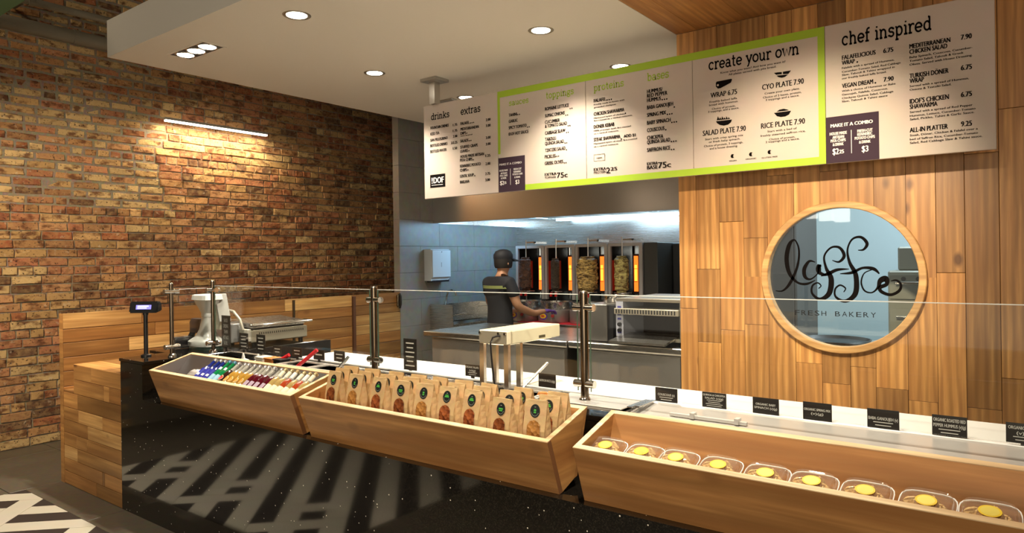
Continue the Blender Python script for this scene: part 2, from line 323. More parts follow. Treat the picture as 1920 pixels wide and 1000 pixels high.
def arc(cx, cy, rx, ry, a0, a1, n=12): return [(cx + rx * math.cos(R(a0 + (a1 - a0) * i / n)), cy + ry * math.sin(R(a0 + (a1 - a0) * i / n))) for i in range(n + 1)]
def st(x, a, b): return [(x, a), (x, b)]
def sf(x0, x1, y): return [(x0, y), (x1, y)]
SLAB = {
 'c': (.95, [arc(.48, .5, .38, .46, 45, 315), sf(.68, .82, .80)]), 'r': (.80, [st(.24, 0, 1), sf(.04, .48, .04), sf(.04, .24, .96), arc(.58, .55, .34, .42, 180, 70, 8), sf(.66, .78, .9)]),
 'e': (.98, [arc(.48, .5, .38, .46, 0, 320, 16), sf(.1, .86, .5)]), 'a': (1.0, [arc(.42, .28, .30, .26, 0, 360, 14), st(.72, .65, .04), arc(.42, .62, .30, .34, 0, 150, 8), sf(.72, .95, .04)]),
 't': (.72, [st(.3, 1.4, .25), arc(.5, .25, .2, .21, 180, 300, 6), sf(.06, .62, .96)]), 'y': (1.0, [[(.16, .96), (.52, .06)], [(.88, .96), (.52, .06), (.38, -.32), (.2, -.4)], sf(0, .34, .96), sf(.7, 1.02, .96)]),
 'o': (1.0, [arc(.5, .5, .38, .46, 0, 360, 18)]), 'u': (1.1, [st(.22, .96, .35), arc(.48, .35, .26, .3, 180, 360, 10), st(.8, .96, .04), sf(.04, .22, .96), sf(.62, .8, .96), sf(.8, 1.0, .04)]),
 'w': (1.4, [[(.14, .96), (.4, .04), (.7, .9), (.98, .04), (1.26, .96)], sf(0, .3, .96), sf(1.1, 1.4, .96)]), 'n': (1.12, [st(.24, 0, .96), arc(.53, .6, .29, .34, 180, 0, 10), st(.82, .6, 0), sf(.06, .42, .04), sf(.64, 1.02, .04), sf(.06, .24, .96)]),
 'h': (1.12, [st(.24, 0, 1.45), arc(.53, .6, .29, .34, 180, 0, 10), st(.82, .6, 0), sf(.06, .42, .04), sf(.64, 1.02, .04), sf(.06, .24, 1.41)]), 'f': (.72, [st(.28, 0, 1.15), arc(.52, 1.15, .24, .28, 180, 60, 8), sf(.06, .62, .96), sf(.06, .52, .04)]),
 'i': (.56, [st(.28, 0, .96), sf(.06, .5, .04), sf(.06, .28, .96), st(.28, 1.26, 1.44)]), 's': (.86, [arc(.42, .74, .27, .23, 30, 250, 10) + arc(.42, .28, .28, .24, 90, -150, 10), st(.68, .75, .95), st(.12, .05, .25)]),
 'p': (1.06, [st(.24, -.42, .96), arc(.54, .5, .34, .46, 140, -140, 14), sf(.06, .46, -.4), sf(.06, .24, .96)]), 'd': (1.08, [st(.8, 0, 1.45), arc(.5, .5, .34, .46, 40, 320, 14), sf(.62, .8, 1.41), sf(.8, 1.0, .04)]),
 'k': (1.08, [st(.24, 0, 1.45), [(.26, .4), (.84, .96)], [(.44, .56), (.88, .04)], sf(.06, .44, .04), sf(.72, 1.04, .04), sf(.68, .98, .96), sf(.06, .24, 1.41)]), 'x': (1.04, [[(.14, .96), (.88, .04)], [(.86, .96), (.16, .04)], sf(0, .34, .96), sf(.68, 1.0, .96), sf(0, .32, .04), sf(.7, 1.04, .04)]),
 'g': (1.0, [arc(.46, .62, .30, .32, 0, 360, 14), arc(.48, -.14, .36, .24, 0, 360, 14), [(.3, .34), (.2, .2), (.4, .1)], sf(.66, .92, .92)]), 'b': (1.06, [st(.22, 0, 1.45), arc(.54, .5, .34, .46, 140, -140, 14), sf(.04, .22, 1.41)]), ' ': (.55, [])}
def slab(mb, s, x0, x1, zb, xh, Y, wt=0.17, mi=0):
    tot = sum(SLAB[c][0] for c in s); k = (x1 - x0) / tot; x = 0
    for c in s:
        adv, strokes = SLAB[c]
        for p in strokes: ribbon(mb, p, wt, lambda a, b, x=x: (x0 + (x + a) * k, Y, zb + b * xh), mi)
        x += adv
def disc(mb, cx, cz, r, Y, n=10, a0=0, a1=360, mi=0, rz=None):
    rz = rz or r; pts = [(cx + r * math.cos(R(a0 + (a1 - a0) * i / n)), Y, cz + rz * math.sin(R(a0 + (a1 - a0) * i / n))) for i in range(n + (a1 - a0 != 360))]
    mb.add(pts, [tuple(range(len(pts)))], mi)
def flat(mb, x0, z0, x1, z1, Y, mi=0): mb.add([(x0, Y, z0), (x1, Y, z0), (x1, Y, z1), (x0, Y, z1)], [(0, 1, 2, 3)], mi)
# ================================================================== STRUCTURE
BX = -6.679; CY = 1.917
# brick side wall
wall = struct('wall_left')
bx(BX - 0.3, -5.0, -.12, BX - 0.008, 9.0, 4.5).build('mortar_bed', MORTAR, wall)
PAL = [(0.50, 0.215, 0.11), (0.42, 0.16, 0.085), (0.52, 0.27, 0.13), (0.58, 0.36, 0.16), (0.34, 0.11, 0.05), (0.40, 0.21, 0.10), (0.50, 0.31, 0.13), (0.24, 0.08, 0.045), (0.62, 0.44, 0.21), (0.13, 0.07, 0.045), (0.46, 0.235, 0.10), (0.37, 0.18, 0.085)]
def brick_into(mb, y0, z0, y1, z1, x, out, rnd):
    """an uneven face with a chamfer: about 24 triangles"""
    j = lambda a: rnd.uniform(-a, a); V = []
    for k, (ins, xx) in enumerate(((0, x - .02), (0, x + out * .45), (.005, x + out))):
        a, b, c, d = y0 + ins, y1 - ins, z0 + ins * .8, z1 - ins * .8; ym = (a + b) / 2 + j(.02)
        for (yy, zz) in ((a, c), (ym, c), (b, c), (b, d), (ym, d), (a, d)): V.append((xx + (j(.0045) if k == 2 else 0), yy + j(.004) * (k > 0), zz + j(.004) * (k > 0)))
    F = []
    for k in (0, 1):
        for i in range(6): F.append((k * 6 + i, k * 6 + (i + 1) % 6, k * 6 + 6 + (i + 1) % 6, k * 6 + 6 + i))
    F += [(12, 13, 16, 17), (13, 14, 15, 16)]
    mb.add(V, F)
def tinted(me, cols):
    a = me.color_attributes.new('tint', 'FLOAT_COLOR', 'POINT'); fl = []
    for c in cols: fl += [c[0], c[1], c[2], 1]
    a.data.foreach_set('color', fl)
rb = random.Random(3); bricks = []
z = 0.0; row = 0
while z < 4.45:
    hh = 0.0745; y = 0.9 + (row % 2) * 0.115 + rb.uniform(-.03, .03)
    header = (row % 7 == 5)
    while y < 7.0:
        L = (0.105 if header else 0.225) * rb.uniform(.93, 1.05) + (0 if header or rb.random() > .12 else -.11)
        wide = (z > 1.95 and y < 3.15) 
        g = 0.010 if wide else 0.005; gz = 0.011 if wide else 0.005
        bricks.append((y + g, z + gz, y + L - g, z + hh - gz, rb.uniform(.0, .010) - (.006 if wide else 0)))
        y += L
    z += hh; row += 1
def seen(b):
    u, v, d = proj(BX, (b[0] + b[2]) / 2, (b[1] + b[3]) / 2); return d > 0 and -30 < u < 735 and -20 < v < 860
def area(b): d = proj(BX, (b[0] + b[2]) / 2, (b[1] + b[3]) / 2)[2]; return (b[2] - b[0]) * (b[3] - b[1]) / max(d, .1) ** 2
order = sorted([b for b in bricks if seen(b)], key=area, reverse=True); own = set(order[:300])
def tint_of(b):
    c = rb.choice(PAL); k = rb.uniform(.8, 1.15)
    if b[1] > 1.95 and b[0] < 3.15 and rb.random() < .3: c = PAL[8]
    return tuple(v * k for v in c)
rest = MB(); cols = []
for b in bricks:
    t = tint_of(b)
    if b in own:
        m = MB(); brick_into(m, b[0] - b[0], b[1] - b[1], b[2] - b[0], b[3] - b[1], 0, b[4] + .012, rb)
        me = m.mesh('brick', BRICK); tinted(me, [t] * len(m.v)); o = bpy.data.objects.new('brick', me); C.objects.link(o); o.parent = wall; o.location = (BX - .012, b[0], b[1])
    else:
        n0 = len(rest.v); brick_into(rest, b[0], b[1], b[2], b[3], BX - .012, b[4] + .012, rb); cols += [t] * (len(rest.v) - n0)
me = rest.mesh('brick_courses', BRICK); tinted(me, cols); o = bpy.data.objects.new('brick_courses', me); C.objects.link(o); o.parent = wall; o['kind'] = 'stuff'

# floor: slab, grey tiles, pale and dark herringbone inlay
fl = struct('floor'); bx(BX - .29, -5, -0.12, 4.0, 9.0, -0.006).build('floor_slab', GROUT, fl)
ys = [(-0.42, 1.612 - 1.24), (0.372, 0.988), (0.992, 1.609), (1.613, 2.229), (2.233, 2.85), (2.854, 3.47), (3.474, 4.09), (4.094, 4.71), (4.714, 5.4)]
for (a, b) in ys:
    for i in range(3):
        x1 = -5.417 - i * 0.967; x0 = x1 - 0.963
        if x1 < BX: break
        bx(max(x0, BX - .006), a, -0.02, x1, b, 0, bev=.002).build('tile', TILEG, fl)
for i in range(6): bx(-5.413 + i * .966, 1.703, -0.02, -5.413 + i * .966 + .962, 2.4, 0, bev=.002).build('tile', TILEG, fl)
def clip(poly, f):
    out = []
    for i in range(len(poly)):
        a, b = poly[i], poly[(i + 1) % len(poly)]; fa, fb = f(a), f(b)
        if fa >= 0: out.append(a)
        if (fa >= 0) != (fb >= 0): t = fa / (fa - fb); out.append((a[0] + (b[0] - a[0]) * t, a[1] + (b[1] - a[1]) * t))
    return out
wd = 0.139; q2 = math.sqrt(.5); O = (-5.101, 1.70)
def to_xy(p, q): return (O[0] + (p + q) * q2, O[1] + (p - q) * q2)     # p runs (1,1), q runs (1,-1)
DIAG = {}
for n in range(-5, 6):
    for j in range(4): DIAG[(-1 + 4 * n, 4 * n + j)] = ('a', n)
    for j in range(3): DIAG[(-3 + 4 * n, 4 * n + 1 + j)] = ('b', n)
def inlay(p0, p1, q0, q1, mat):
    g = .0011; P = [to_xy(*p) for p in ((p0 + g, q0 + g), (p1 - g, q0 + g), (p1 - g, q1 - g), (p0 + g, q1 - g))]
    for f in (lambda p: 1.70 - p[1], lambda p: p[0] + 5.412, lambda p: p[1] + 0.2, lambda p: -3.0 - p[0]):
        P = clip(P, f)
        if len(P) < 3: return
    MB().prism(P, 'Z', -.015, 0.0).build('tile', mat, fl)
for n in range(-5, 6):
    inlay((-1 + 4 * n) * wd, (4 * n) * wd, 4 * n * wd, (4 * n + 4) * wd, STRW); inlay((-3 + 4 * n) * wd, (-2 + 4 * n) * wd, (4 * n + 1) * wd, (4 * n + 4) * wd, STRW)
for j in range(-8, 24):
    i = -24
    while i < 24:
        if (i, j) in DIAG: i += 1; continue
        k = i
        while k < 24 and (k, j) not in DIAG and k - i < 6: k += 1
        inlay(i * wd, k * wd, j * wd, (j + 1) * wd, STRW if j % 2 else STRD); i = k
bx(-2.99, -4.9, -.02, 3.9, 1.70, 0).build('tile_field', TILEG, fl); bx(-5.412, -4.9, -.02, -2.995, -.205, 0).build('tile_field', TILEG, fl); bx(-4.4, 2.4, -.02, 3.9, 8.9, 0).build('tile_field', plain('kitchen_floor', (.42, .38, .32), .5), fl)  # kitchen floor is out of view, made pale to bounce light onto the ceiling

# plank wall with the round window, standing right of the kitchen opening
YW = 4.03; CX, CZ2, RH = -0.855, 1.376, 0.395
wb = struct('wall_back')
def holed(mb, x0, x1, z0, z1, ya, yb):
    N = 48; ring = [(CX + RH * math.cos(2 * math.pi * i / N), CZ2 + RH * math.sin(2 * math.pi * i / N)) for i in range(N)]; sq = []
    h = .45
    for i in range(N):
        c, s = math.cos(2 * math.pi * i / N), math.sin(2 * math.pi * i / N); k = h / max(abs(c), abs(s)); sq.append((CX + c * k, CZ2 + s * k))
    V = [(p[0], y, p[1]) for y in (ya, yb) for L in (ring, sq) for p in L]
    F = []
    for i in range(N):
        j = (i + 1) % N; F += [(i, j, N + j, N + i), (2 * N + i, 3 * N + i, 3 * N + j, 2 * N + j), (i, 2 * N + i, 2 * N + j, j)]
    mb.add(V, F)
    mb.box(x0, ya, z0, CX - h, yb, z1).box(CX + h, ya, z0, x1, yb, z1).box(CX - h, ya, z0, CX + h, yb, CZ2 - h).box(CX - h, ya, CZ2 + h, CX + h, yb, z1)
m = MB(); holed(m, -1.765, 3.2, 0, CZ, YW + .012, YW + .10); m.build('wall_core', plain('dark_core', (0.05, 0.03, 0.015), .8), wb)
rp = random.Random(11); edges = [-1.788, -1.657, -1.514, -1.371, -1.234, -1.088, -0.95, -0.81, -0.687, -0.54, -0.41, -0.289, -0.15, -0.01, .13, .27, .41, .55]
edges[0] = -1.77
splits = {0: [1.18, 2.02], 1: [.98, 1.42, 2.4], 2: [1.06, 1.70, 2.3], 3: [1.10, 1.60], 4: [1.95], 5: [.9, 2.1], 6: [.8, 1.95], 7: [.9, 2.05], 8: [.8, 1.9], 9: [.75, 2.1], 10: [1.40, 2.2]}
for i in range(len(edges) - 1):
    x0, x1 = edges[i] + .001, edges[i + 1] - .001
    cuts = [0.0] + sorted(splits.get(i, [rp.uniform(.7, 1.3), rp.uniform(1.6, 2.2)])) + [CZ]
    for a, b in zip(cuts[:-1], cuts[1:]):
        a += .001; b -= .001; yo = YW + rp.uniform(-.0015, .0015)
        if x1 > CX - RH and x0 < CX + RH and b > CZ2 - RH and a < CZ2 + RH:
            n = 8; xs = [x0 + (x1 - x0) * k / n for k in range(n + 1)]; hc = [math.sqrt(max(0, RH * RH - (x - CX) ** 2)) for x in xs]
            up = [(x, max(a, CZ2 + h)) for x, h in zip(xs, hc)]; lo = [(x, min(b, CZ2 - h)) for x, h in zip(xs, hc)]
            if b > max(z for _, z in up) : MB().prism(up + [(x1, b), (x0, b)], 'Y', yo, YW + .012).build('plank', W_WALL, wb)
            if a < min(z for _, z in lo): MB().prism([(x0, a), (x1, a)] + lo[::-1], 'Y', yo, YW + .012).build('plank', W_WALL, wb)
        else: bx(x0, yo, a, x1, YW + .012, b, bev=.0012).build('plank', W_WALL, wb)
bx(.55, YW, 0, 3.2, YW + .012, CZ).build('plank_field', W_WALL, wb)
# ceilings
cl = struct('ceiling'); bx(-4.89, 2.035, CZ, -1.772, 7.25, 3.112).build('ceiling_raft', WHITE, cl)
bx(-1.77, 1.2, CZ + .012, 3.2, 7.25, 3.112).build('soffit_core', WHITE, cl)
xx = -1.77; k = 0
for wdt in (.14, .29, .27, .30, .28, .28, .28, .28):
    yy = [1.2, 2.6 + (k % 3) * .35, YW - .001]
    for a, b in zip(yy[:-1], yy[1:]): bx(xx + .001, a + .001, CZ, xx + wdt - .001, b - .001, CZ + .012).build('plank', W_SOF, cl)
    xx += wdt; k += 1
bx(BX - .3, -5, 4.5, 4, 9, 4.6).build('roof_slab', plain('dark_deck', (0.07, 0.045, 0.03), .9), cl)
bx(-6.60, -1.5, 3.2, -5.16, 1.655, 3.36).build('green_raft', plain('green_paint', (0.10, 0.22, 0.11), .7), cl)
# kitchen shell: grey tiled side wall, steel back wall
wk = struct('wall_kitchen_left'); bx(-5.45, 5.10, 0, -5.372, 7.30, 3.35).build('wall_core', GROUT, wk)
for i in range(12):
    z0 = i * .285 - .06; z1 = z0 + .283
    for k in range(4):
        y0 = 5.10 + k * .6 - (i % 2) * .3; y1 = y0 + .598; y0 = max(y0, 5.10); y1 = min(y1, 7.22)
        if y1 - y0 > .03: bx(-5.372, y0, max(z0, 0), -5.36, y1, min(z1, 3.35), bev=.0012).build('tile', WTILE, wk)
    bx(-5.45, 5.088, max(z0, 0), -5.36, 5.10, min(z1, 3.35), bev=.0012).build('tile', WTILE, wk)
ws = struct('wall_kitchen_back'); bx(-5.36, 7.16, 0, -1.6, 7.30, 3.0).build('wall_core', GROUT, ws)
for i, (a, b) in enumerate([(-5.36, -4.15), (-4.148, -2.95), (-2.948, -1.6)]): bx(a, 7.15, 0, b, 7.16, 2.87).build('panel', STEEL, ws)
bx(-1.75, YW + .10, 0, -1.65, 7.15, 2.87).build('wall_kitchen_right', WHITE, None, kind='structure')
# the parts of the room behind the camera
RM = plain('room_paint', (0.42, 0.36, 0.29), .85)
bx(3.2, -5, 0, 3.4, 7.3, 4.5).build('wall_right', RM, None, kind='structure')
MB().box(BX - .3, -5.2, 0, 3.4, -5, .35).box(BX - .3, -5.2, 3.3, 3.4, -5, 4.5).box(BX - .3, -5.2, .35, -5.6, -5, 3.3).box(2.8, -5.2, .35, 3.4, -5, 3.3).build('wall_front', RM, None, kind='structure')  # unseen wall, its wide opening shaped to let world light in as soft fill
bx(BX, 8.8, 0, 3.4, 9.0, 4.5).build('wall_rear', plain('dark_paint', (.05, .04, .03), .9), None, kind='structure')
bx(-1.6, 6.6, 0, 3.2, 6.7, 2.87).build('wall_bakery', plain('bakery_wall', (0.36, 0.44, 0.46), .6), None, kind='structure')
bx(3.1, 4.13, 0, 3.2, 6.6, 2.87).build('wall_bakery_right', plain('bakery_wall', (0.36, 0.44, 0.46), .6), None, kind='structure')
# ================================================================== ROUND WINDOW
wn = struct('window_1')
m = MB(); N = 64
for (ra, rb_, ya, yb) in ((.372, .408, YW - .035, YW + .02),):
    V = []; F = []
    for i in range(N):
        a = 2 * math.pi * i / N
        for r, y in ((ra, ya + .004), (ra + .004, ya), (rb_ - .004, ya), (rb_, ya + .004), (rb_, YW), (ra, yb)): V.append((CX + r * math.cos(a), y, CZ2 + r * math.sin(a)))
    for i in range(N):
        for j in range(6): F.append((i * 6 + j, ((i + 1) % N) * 6 + j, ((i + 1) % N) * 6 + (j + 1) % 6, i * 6 + (j + 1) % 6))
    m.add(V, F)
m.build('window_frame', W_RING, wn, smooth=True)
gp = MB().lathe([(0, -.004), (.385, -.004), (.385, .004), (0, .004)], (CX, YW + .012, CZ2), 64, 'Y').build('pane', GLASS, wn)
YL = YW + .0065
def zt(x, y): p = atY(1400 + x / 2.942, 360 + y / 2.942, YL); return (p[0], YL, p[2])
def crom(P, n=6):
    out = []
    for i in range(len(P) - 1):
        p0, p1, p2, p3 = P[max(i - 1, 0)], P[i], P[i + 1], P[min(i + 2, len(P) - 1)]
        for k in range(n):
            t = k / n; out.append(tuple(.5 * (2 * b + (c - a) * t + (2 * a - 5 * b + 4 * c - d) * t * t + (-a + 3 * b - 3 * c + d) * t ** 3) for a, b, c, d in zip(p0, p1, p2, p3)))
    return out + [P[-1]]
lm = MB()
for S in ([(160, 546, 3), (200, 545, 7), (240, 502, 12), (280, 410, 10), (288, 320, 8), (265, 266, 6), (235, 292, 16), (220, 370, 18), (236, 450, 15), (280, 500, 9), (330, 508, 10), (378, 488, 3)],
          [(378, 388, 3), (345, 383, 10), (318, 425, 16), (322, 468, 14), (352, 482, 7), (392, 450, 5), (398, 412, 10), (412, 408, 10)], [(400, 400, 14), (396, 425, 22), (404, 448, 16), (440, 458, 5)],
          [(472, 378, 3), (510, 386, 9), (538, 352, 14), (512, 308, 11), (465, 308, 8), (428, 355, 8), (438, 420, 12), (466, 480, 22), (455, 560, 22), (405, 592, 13), (362, 562, 9), (362, 520, 8), (390, 502, 6), (410, 518, 5), (396, 534, 4)],
          [(410, 464, 4), (450, 452, 14), (500, 430, 12), (565, 426, 3)],
          [(614, 322, 3), (645, 318, 9), (664, 285, 14), (630, 250, 11), (582, 262, 8), (556, 320, 8), (568, 390, 13), (602, 460, 20), (600, 560, 22), (545, 603, 14), (492, 580, 9), (488, 538, 8), (515, 515, 7), (545, 532, 6), (535, 553, 4)],
          [(515, 452, 3), (580, 446, 12), (640, 420, 10), (700, 425, 14), (732, 452, 6)],
          [(690, 430, 4), (648, 450, 5), (632, 500, 7), (650, 545, 7), (690, 556, 6), (722, 530, 10), (738, 490, 22), (768, 480, 24), (772, 510, 16), (735, 528, 16), (745, 552, 14), (795, 568, 12), (842, 545, 12), (850, 510, 10), (825, 488, 8), (795, 492, 3)]):
    ribbon(lm, crom([(a, b, c * 1.35) for a, b, c in S]), 5, zt)
lm.build('lettering', INK, gp)
fm = MB(); STR = 'FRESH BAKERY'; prep(STR.replace(' ', ''))
a = zt(262, 678); b = zt(720, 678); sp = (b[0] - a[0]) / 12
for i, ch in enumerate(STR):
    if ch != ' ': word(fm, ch, a[0] + sp * (i + .12), a[0] + sp * (i + .84), a[2] + .0, .027, YL)
fm.build('small_lettering', INK, gp)
# ================================================================== BAKERY BEHIND THE GLASS
OV = plain('oven_enamel', (0.20, 0.20, 0.16), .4)
ox = atY(1664, 500, 4.9)[0]; oz = atY(1664, 508, 4.9)[2]; om = atY(1664, 572, 4.9)[2]
t = thing('deck_oven', 'dark steel deck oven seen through the right of the round window', 'oven', (ox + .3, 5.4, 0))
bx(ox, 4.9, .1, .6, 5.8, oz, bev=.01).build('oven_body', OV, t)
for z in (om - .36, om - .17, om + .04): 
    d = bx(ox + .015, 4.885, z, .55, 4.9, z + .15).build('oven_door', OV, t)
    MB().cyl((ox + .05, 4.86, z + .1), (.4, 4.86, z + .1), .010).box(ox + .06, 4.86, z + .09, ox + .08, 4.89, z + .11).box(.36, 4.86, z + .09, .38, 4.89, z + .11).build('handle', CHROME, d)
bx(ox + .05, 4.95, oz, .5, 5.7, oz + .15, bev=.01).build('oven_hood', OV, t)
for k in range(3): MB().lathe([(0, 0), (.014, 0), (.012, .02), (0, .02)], (ox + .09 + k * .08, 4.88, oz - .05), 12, 'Y').build('knob', BLACK, t)
t = thing('bakery_table', 'steel table behind the round window carrying a black pan', 'table', (-1.2, 4.5, 0))
bx(-1.6, 4.20, .92, ox - .01, 4.82, .96).build('table_top', STEEL, t)
for x in (-1.56, ox - .06):
    for y in (4.26, 4.78): bx(x - .02, y - .02, 0, x + .02, y + .02, .92).build('leg', STEELV, t)
o = MB().lathe([(0, 0), (.18, 0), (.20, .015), (.21, .03), (.20, .03), (.19, .015), (0, .01)], (atY(1562, 612, 4.5)[0], 4.50, .96), 32, 'Z').build('griddle_pan', BLACK, None, smooth=True)
o['label'] = 'wide round black pan lying on the table behind the round window'; o['category'] = 'pan'
t = thing('dark_cabinet', 'dark upright cabinet at the left behind the round window', 'cabinet', (-1.5, 5.6, 0))
cxr = atY(1493, 480, 5.3)[0]
bx(-1.64, 5.3, 0, cxr, 5.9, 2.6, bev=.01).build('cabinet_body', plain('dark_cab', (.05, .045, .04), .5), t); bx(-1.62, 5.285, .1, cxr - .02, 5.30, 2.5).build('door', plain('dark_cab2', (.07, .06, .055), .4), t)

# ================================================================== CEILING FITTINGS
RIMM = plain('downlight_rim', (.30, .27, .22), .35, .6); LAMP = emit('lamp_disc', (1.0, .90, .72), 14)
spots = ['downlight in white ceiling nearest the camera, in front of the menu board', 'downlight in white ceiling left of the wood soffit', 'downlight above the bottle bin side of the menu board, middle of white ceiling', 'downlight just above the drinks panel, half behind the menu board', 'downlight behind the menu board above the bases column', 'downlight in the wood soffit outside the picture']
for i, (x, y) in enumerate(DOWN[:5]):
    t = thing('downlight', ['round recessed', 'round recessed', 'small', 'small', 'small'][i] + ' ' + spots[i], 'light', (x, y, CZ))
    MB().lathe([(.058, 0), (.066, -.004), (.074, -.003), (.078, 0)], (x, y, CZ), 28).build('trim_ring', RIMM, t, smooth=True)
    MB().lathe([(0, -.0015), (.056, -.0015), (.056, 0), (0, 0)], (x, y, CZ), 24).build('lamp', LAMP, t)
t = thing('gimbal_light', 'recessed triple spotlight in a rectangular frame at left end of white ceiling', 'light', (-4.31, 2.33, CZ))
m = MB(); m.box(-4.53, 2.25, CZ - .004, -4.09, 2.262, CZ).box(-4.53, 2.40, CZ - .004, -4.09, 2.412, CZ).box(-4.53, 2.262, CZ - .004, -4.518, 2.40, CZ).box(-4.102, 2.262, CZ - .004, -4.09, 2.40, CZ); m.build('frame', plain('light_frame', (.75, .73, .68), .3), t)
bx(-4.518, 2.262, CZ - .0015, -4.102, 2.40, CZ).build('recess', plain('recess_dark', (.06, .055, .05), .5), t)
for k in range(3):
    q = MB().lathe([(.054, -.002), (.060, -.007), (.064, -.002)], (-4.31 + .136 * (k - 1), 2.331, CZ), 24).build('lamp_ring', CHROME, t, smooth=True)
    MB().lathe([(0, -.004), (.052, -.004), (.052, -.002), (0, -.002)], (-4.31 + .136 * (k - 1), 2.331, CZ), 20).build('lamp', LAMP, q)
t = thing('linear_light', 'long thin glowing bar light fixed high on the brick wall', 'light', (-6.6, 3.75, 2.85))
bx(-6.54, 3.21, 2.852, -6.50, 4.29, 2.875).build('housing', plain('light_grey', (.4, .38, .34), .5), t)
for y in (3.35, 4.15): bx(-6.70, y, 2.857, -6.54, y + .02, 2.87).build('bracket', BLACK, t)
bx(-6.538, 3.215, 2.838, -6.502, 4.285, 2.852).build('diffuser', emit('tube_face', (1, .88, .66), 9), t)
for yy, zz, r, x, nm, lb in ((0, 3.435, .058, -6.50, 'drain_pipe', 'thick grey pipe running along the top of the brick wall'), (0, 3.58, .030, -6.30, 'conduit_pipe', 'thinner upper grey pipe above the thick one by the brick wall')):
    t = thing(nm, lb, 'pipe', (x, 2, zz)); MB().cyl((x, -4.9, zz), (x, 8.7, zz), r, 18).build('pipe', plain('pipe_paint', (.23, .21, .16), .6), t, smooth=True)
    for y in ((2.45, 4.4, .4) if r > .04 else (2.06, 4, .2)): MB().cyl((x, y - .018, zz), (x, y + .018, zz), r + .006, 18).box(x - .012, y - .012, zz, x + .012, y + .012, 4.5 if x > -6.4 else zz + .01).box(BX + .012, y - .012, zz + r * .9, x, y + .012, zz + r * .9 + .015).build('collar', plain('pipe_paint', (.23, .21, .16), .6), t)

# ================================================================== MENU BOARD
YB = 3.84; MZ0, MZ1 = 1.968, 2.680; ex = [-3.762, -3.034, -2.312, -1.591, -0.873, -0.149]
mbd = thing('menu_board', 'wide five-panel cream menu board with lime frame hanging over the kitchen opening', 'menu board', (-1.95, YB, MZ0))
names = ['drinks', 'create', 'create', 'create', 'chef']; panels = []
for i in range(5): panels.append(bx(ex[i] + .0012, YB, MZ0, ex[i + 1] - .0012, YB + .022, MZ1, bev=.002).build('panel', PANELM, mbd))
YT = YB - .0012; YT2 = YB - .002
m = MB(); gw = .040
for i in (1, 2, 3):
    bars = [(ex[i], MZ1 - .045, ex[i + 1], MZ1 - .001), (ex[i] + (.225 if i == 1 else 0), MZ0 + .001, ex[i + 1], MZ0 + .040)]
    if i == 1: bars.append((ex[1], MZ0 + .27, ex[1] + .022, MZ1 - .045))
    if i == 3: bars.append((ex[4] - .034, MZ0 + .04, ex[4], MZ1 - .045))
    for r in bars: m = MB(); flat(m, *r, YT); m.build('lime_border', GREEN, panels[i])
Z2 = lambda x, y: (780 + x / 3.845, 120 + y / 3.845); Z3 = lambda x, y: (1080 + x / 3.335, 60 + y / 3.335); Z4 = lambda x, y: (1290 + x / 3.57, 50 + y / 3.57); Z5 = lambda x, y: (1540 + x / 3.125, y / 3.125)
# (text, x left, x right, baseline y at the left, capital height) in the enlarged views; every line becomes a level world line on the board
L2 = [('FOUNTAIN DRINKS', 106, 236, 473, 20), ('1.75', 267, 297, 450, 18), ('ICED TEA', 105, 168, 516, 20), ('1.75', 267, 297, 492, 18), ('SAN PELLEGRINO', 104, 228, 561, 20), ('2.00', 267, 297, 532, 18), ('BOTTLED DRINKS', 104, 226, 601, 20), ('2/2.25', 252, 297, 579, 18), ('BOTTLED WATER', 104, 220, 643, 20), ('1.50', 267, 296, 618, 18),
  ('FALAFEL', 322, 384, 441, 21), ('2.00', 504, 537, 413, 19), ('MEDITERRANEAN', 322, 452, 482, 21), ('3.00', 504, 537, 455, 19), ('DIPS', 322, 360, 512, 21), ('SALADS', 320, 377, 567, 21), ('3.00', 504, 537, 542, 19), ('STUFFED GRAPE', 320, 445, 612, 21), ('3.00', 504, 537, 588, 19), ('LEAVES', 320, 374, 641, 21), ('HOUSE MADE ARTISAN', 320, 490, 680, 21), ('1.25', 502, 536, 672, 19), ('PITA CHIPS', 318, 406, 706, 21), ('KENNEBEC POTATO', 318, 466, 748, 21), ('2.00', 502, 535, 730, 19), ('CHIPS', 318, 366, 778, 21), ('LENTIL SOUP', 318, 416, 820, 21), ('2.75', 500, 534, 802, 19), ('BAKLAVA', 318, 384, 862, 21), ('3.00', 500, 533, 846, 19), ('hummus, baba ganoujeh', 322, 408, 524, 8)]
L2b = [('TAHINI', 669, 727, 381, 22), ('GARLIC', 669, 732, 426, 22), ('SPICY TOMATO', 669, 797, 472, 22), ('IDOF HOT SAUCE', 669, 811, 518, 22), ('ROMAINE LETTUCE', 931, 1102, 337, 24), ('SUMAC ONIONS', 931, 1072, 386, 24), ('CUCUMBER', 931, 1036, 432, 24), ('& TOMATO SALAD', 931, 1088, 462, 24), ('CABBAGE SLAW', 931, 1076, 511, 24), ('TABOULI', 931, 1008, 556, 24), ('QUINOA SALAD', 931, 1066, 586, 24), ('TZATZIKI SALAD', 931, 1077, 636, 24), ('PICKLES', 929, 1007, 682, 24), ('GREEK OLIVES', 929, 1061, 729, 24), ('EXTRA', 929, 1012, 808, 20), ('TOPPINGS', 929, 1008, 829, 14), ('75', 1016, 1066, 822, 38), ('c', 1070, 1092, 816, 34)]
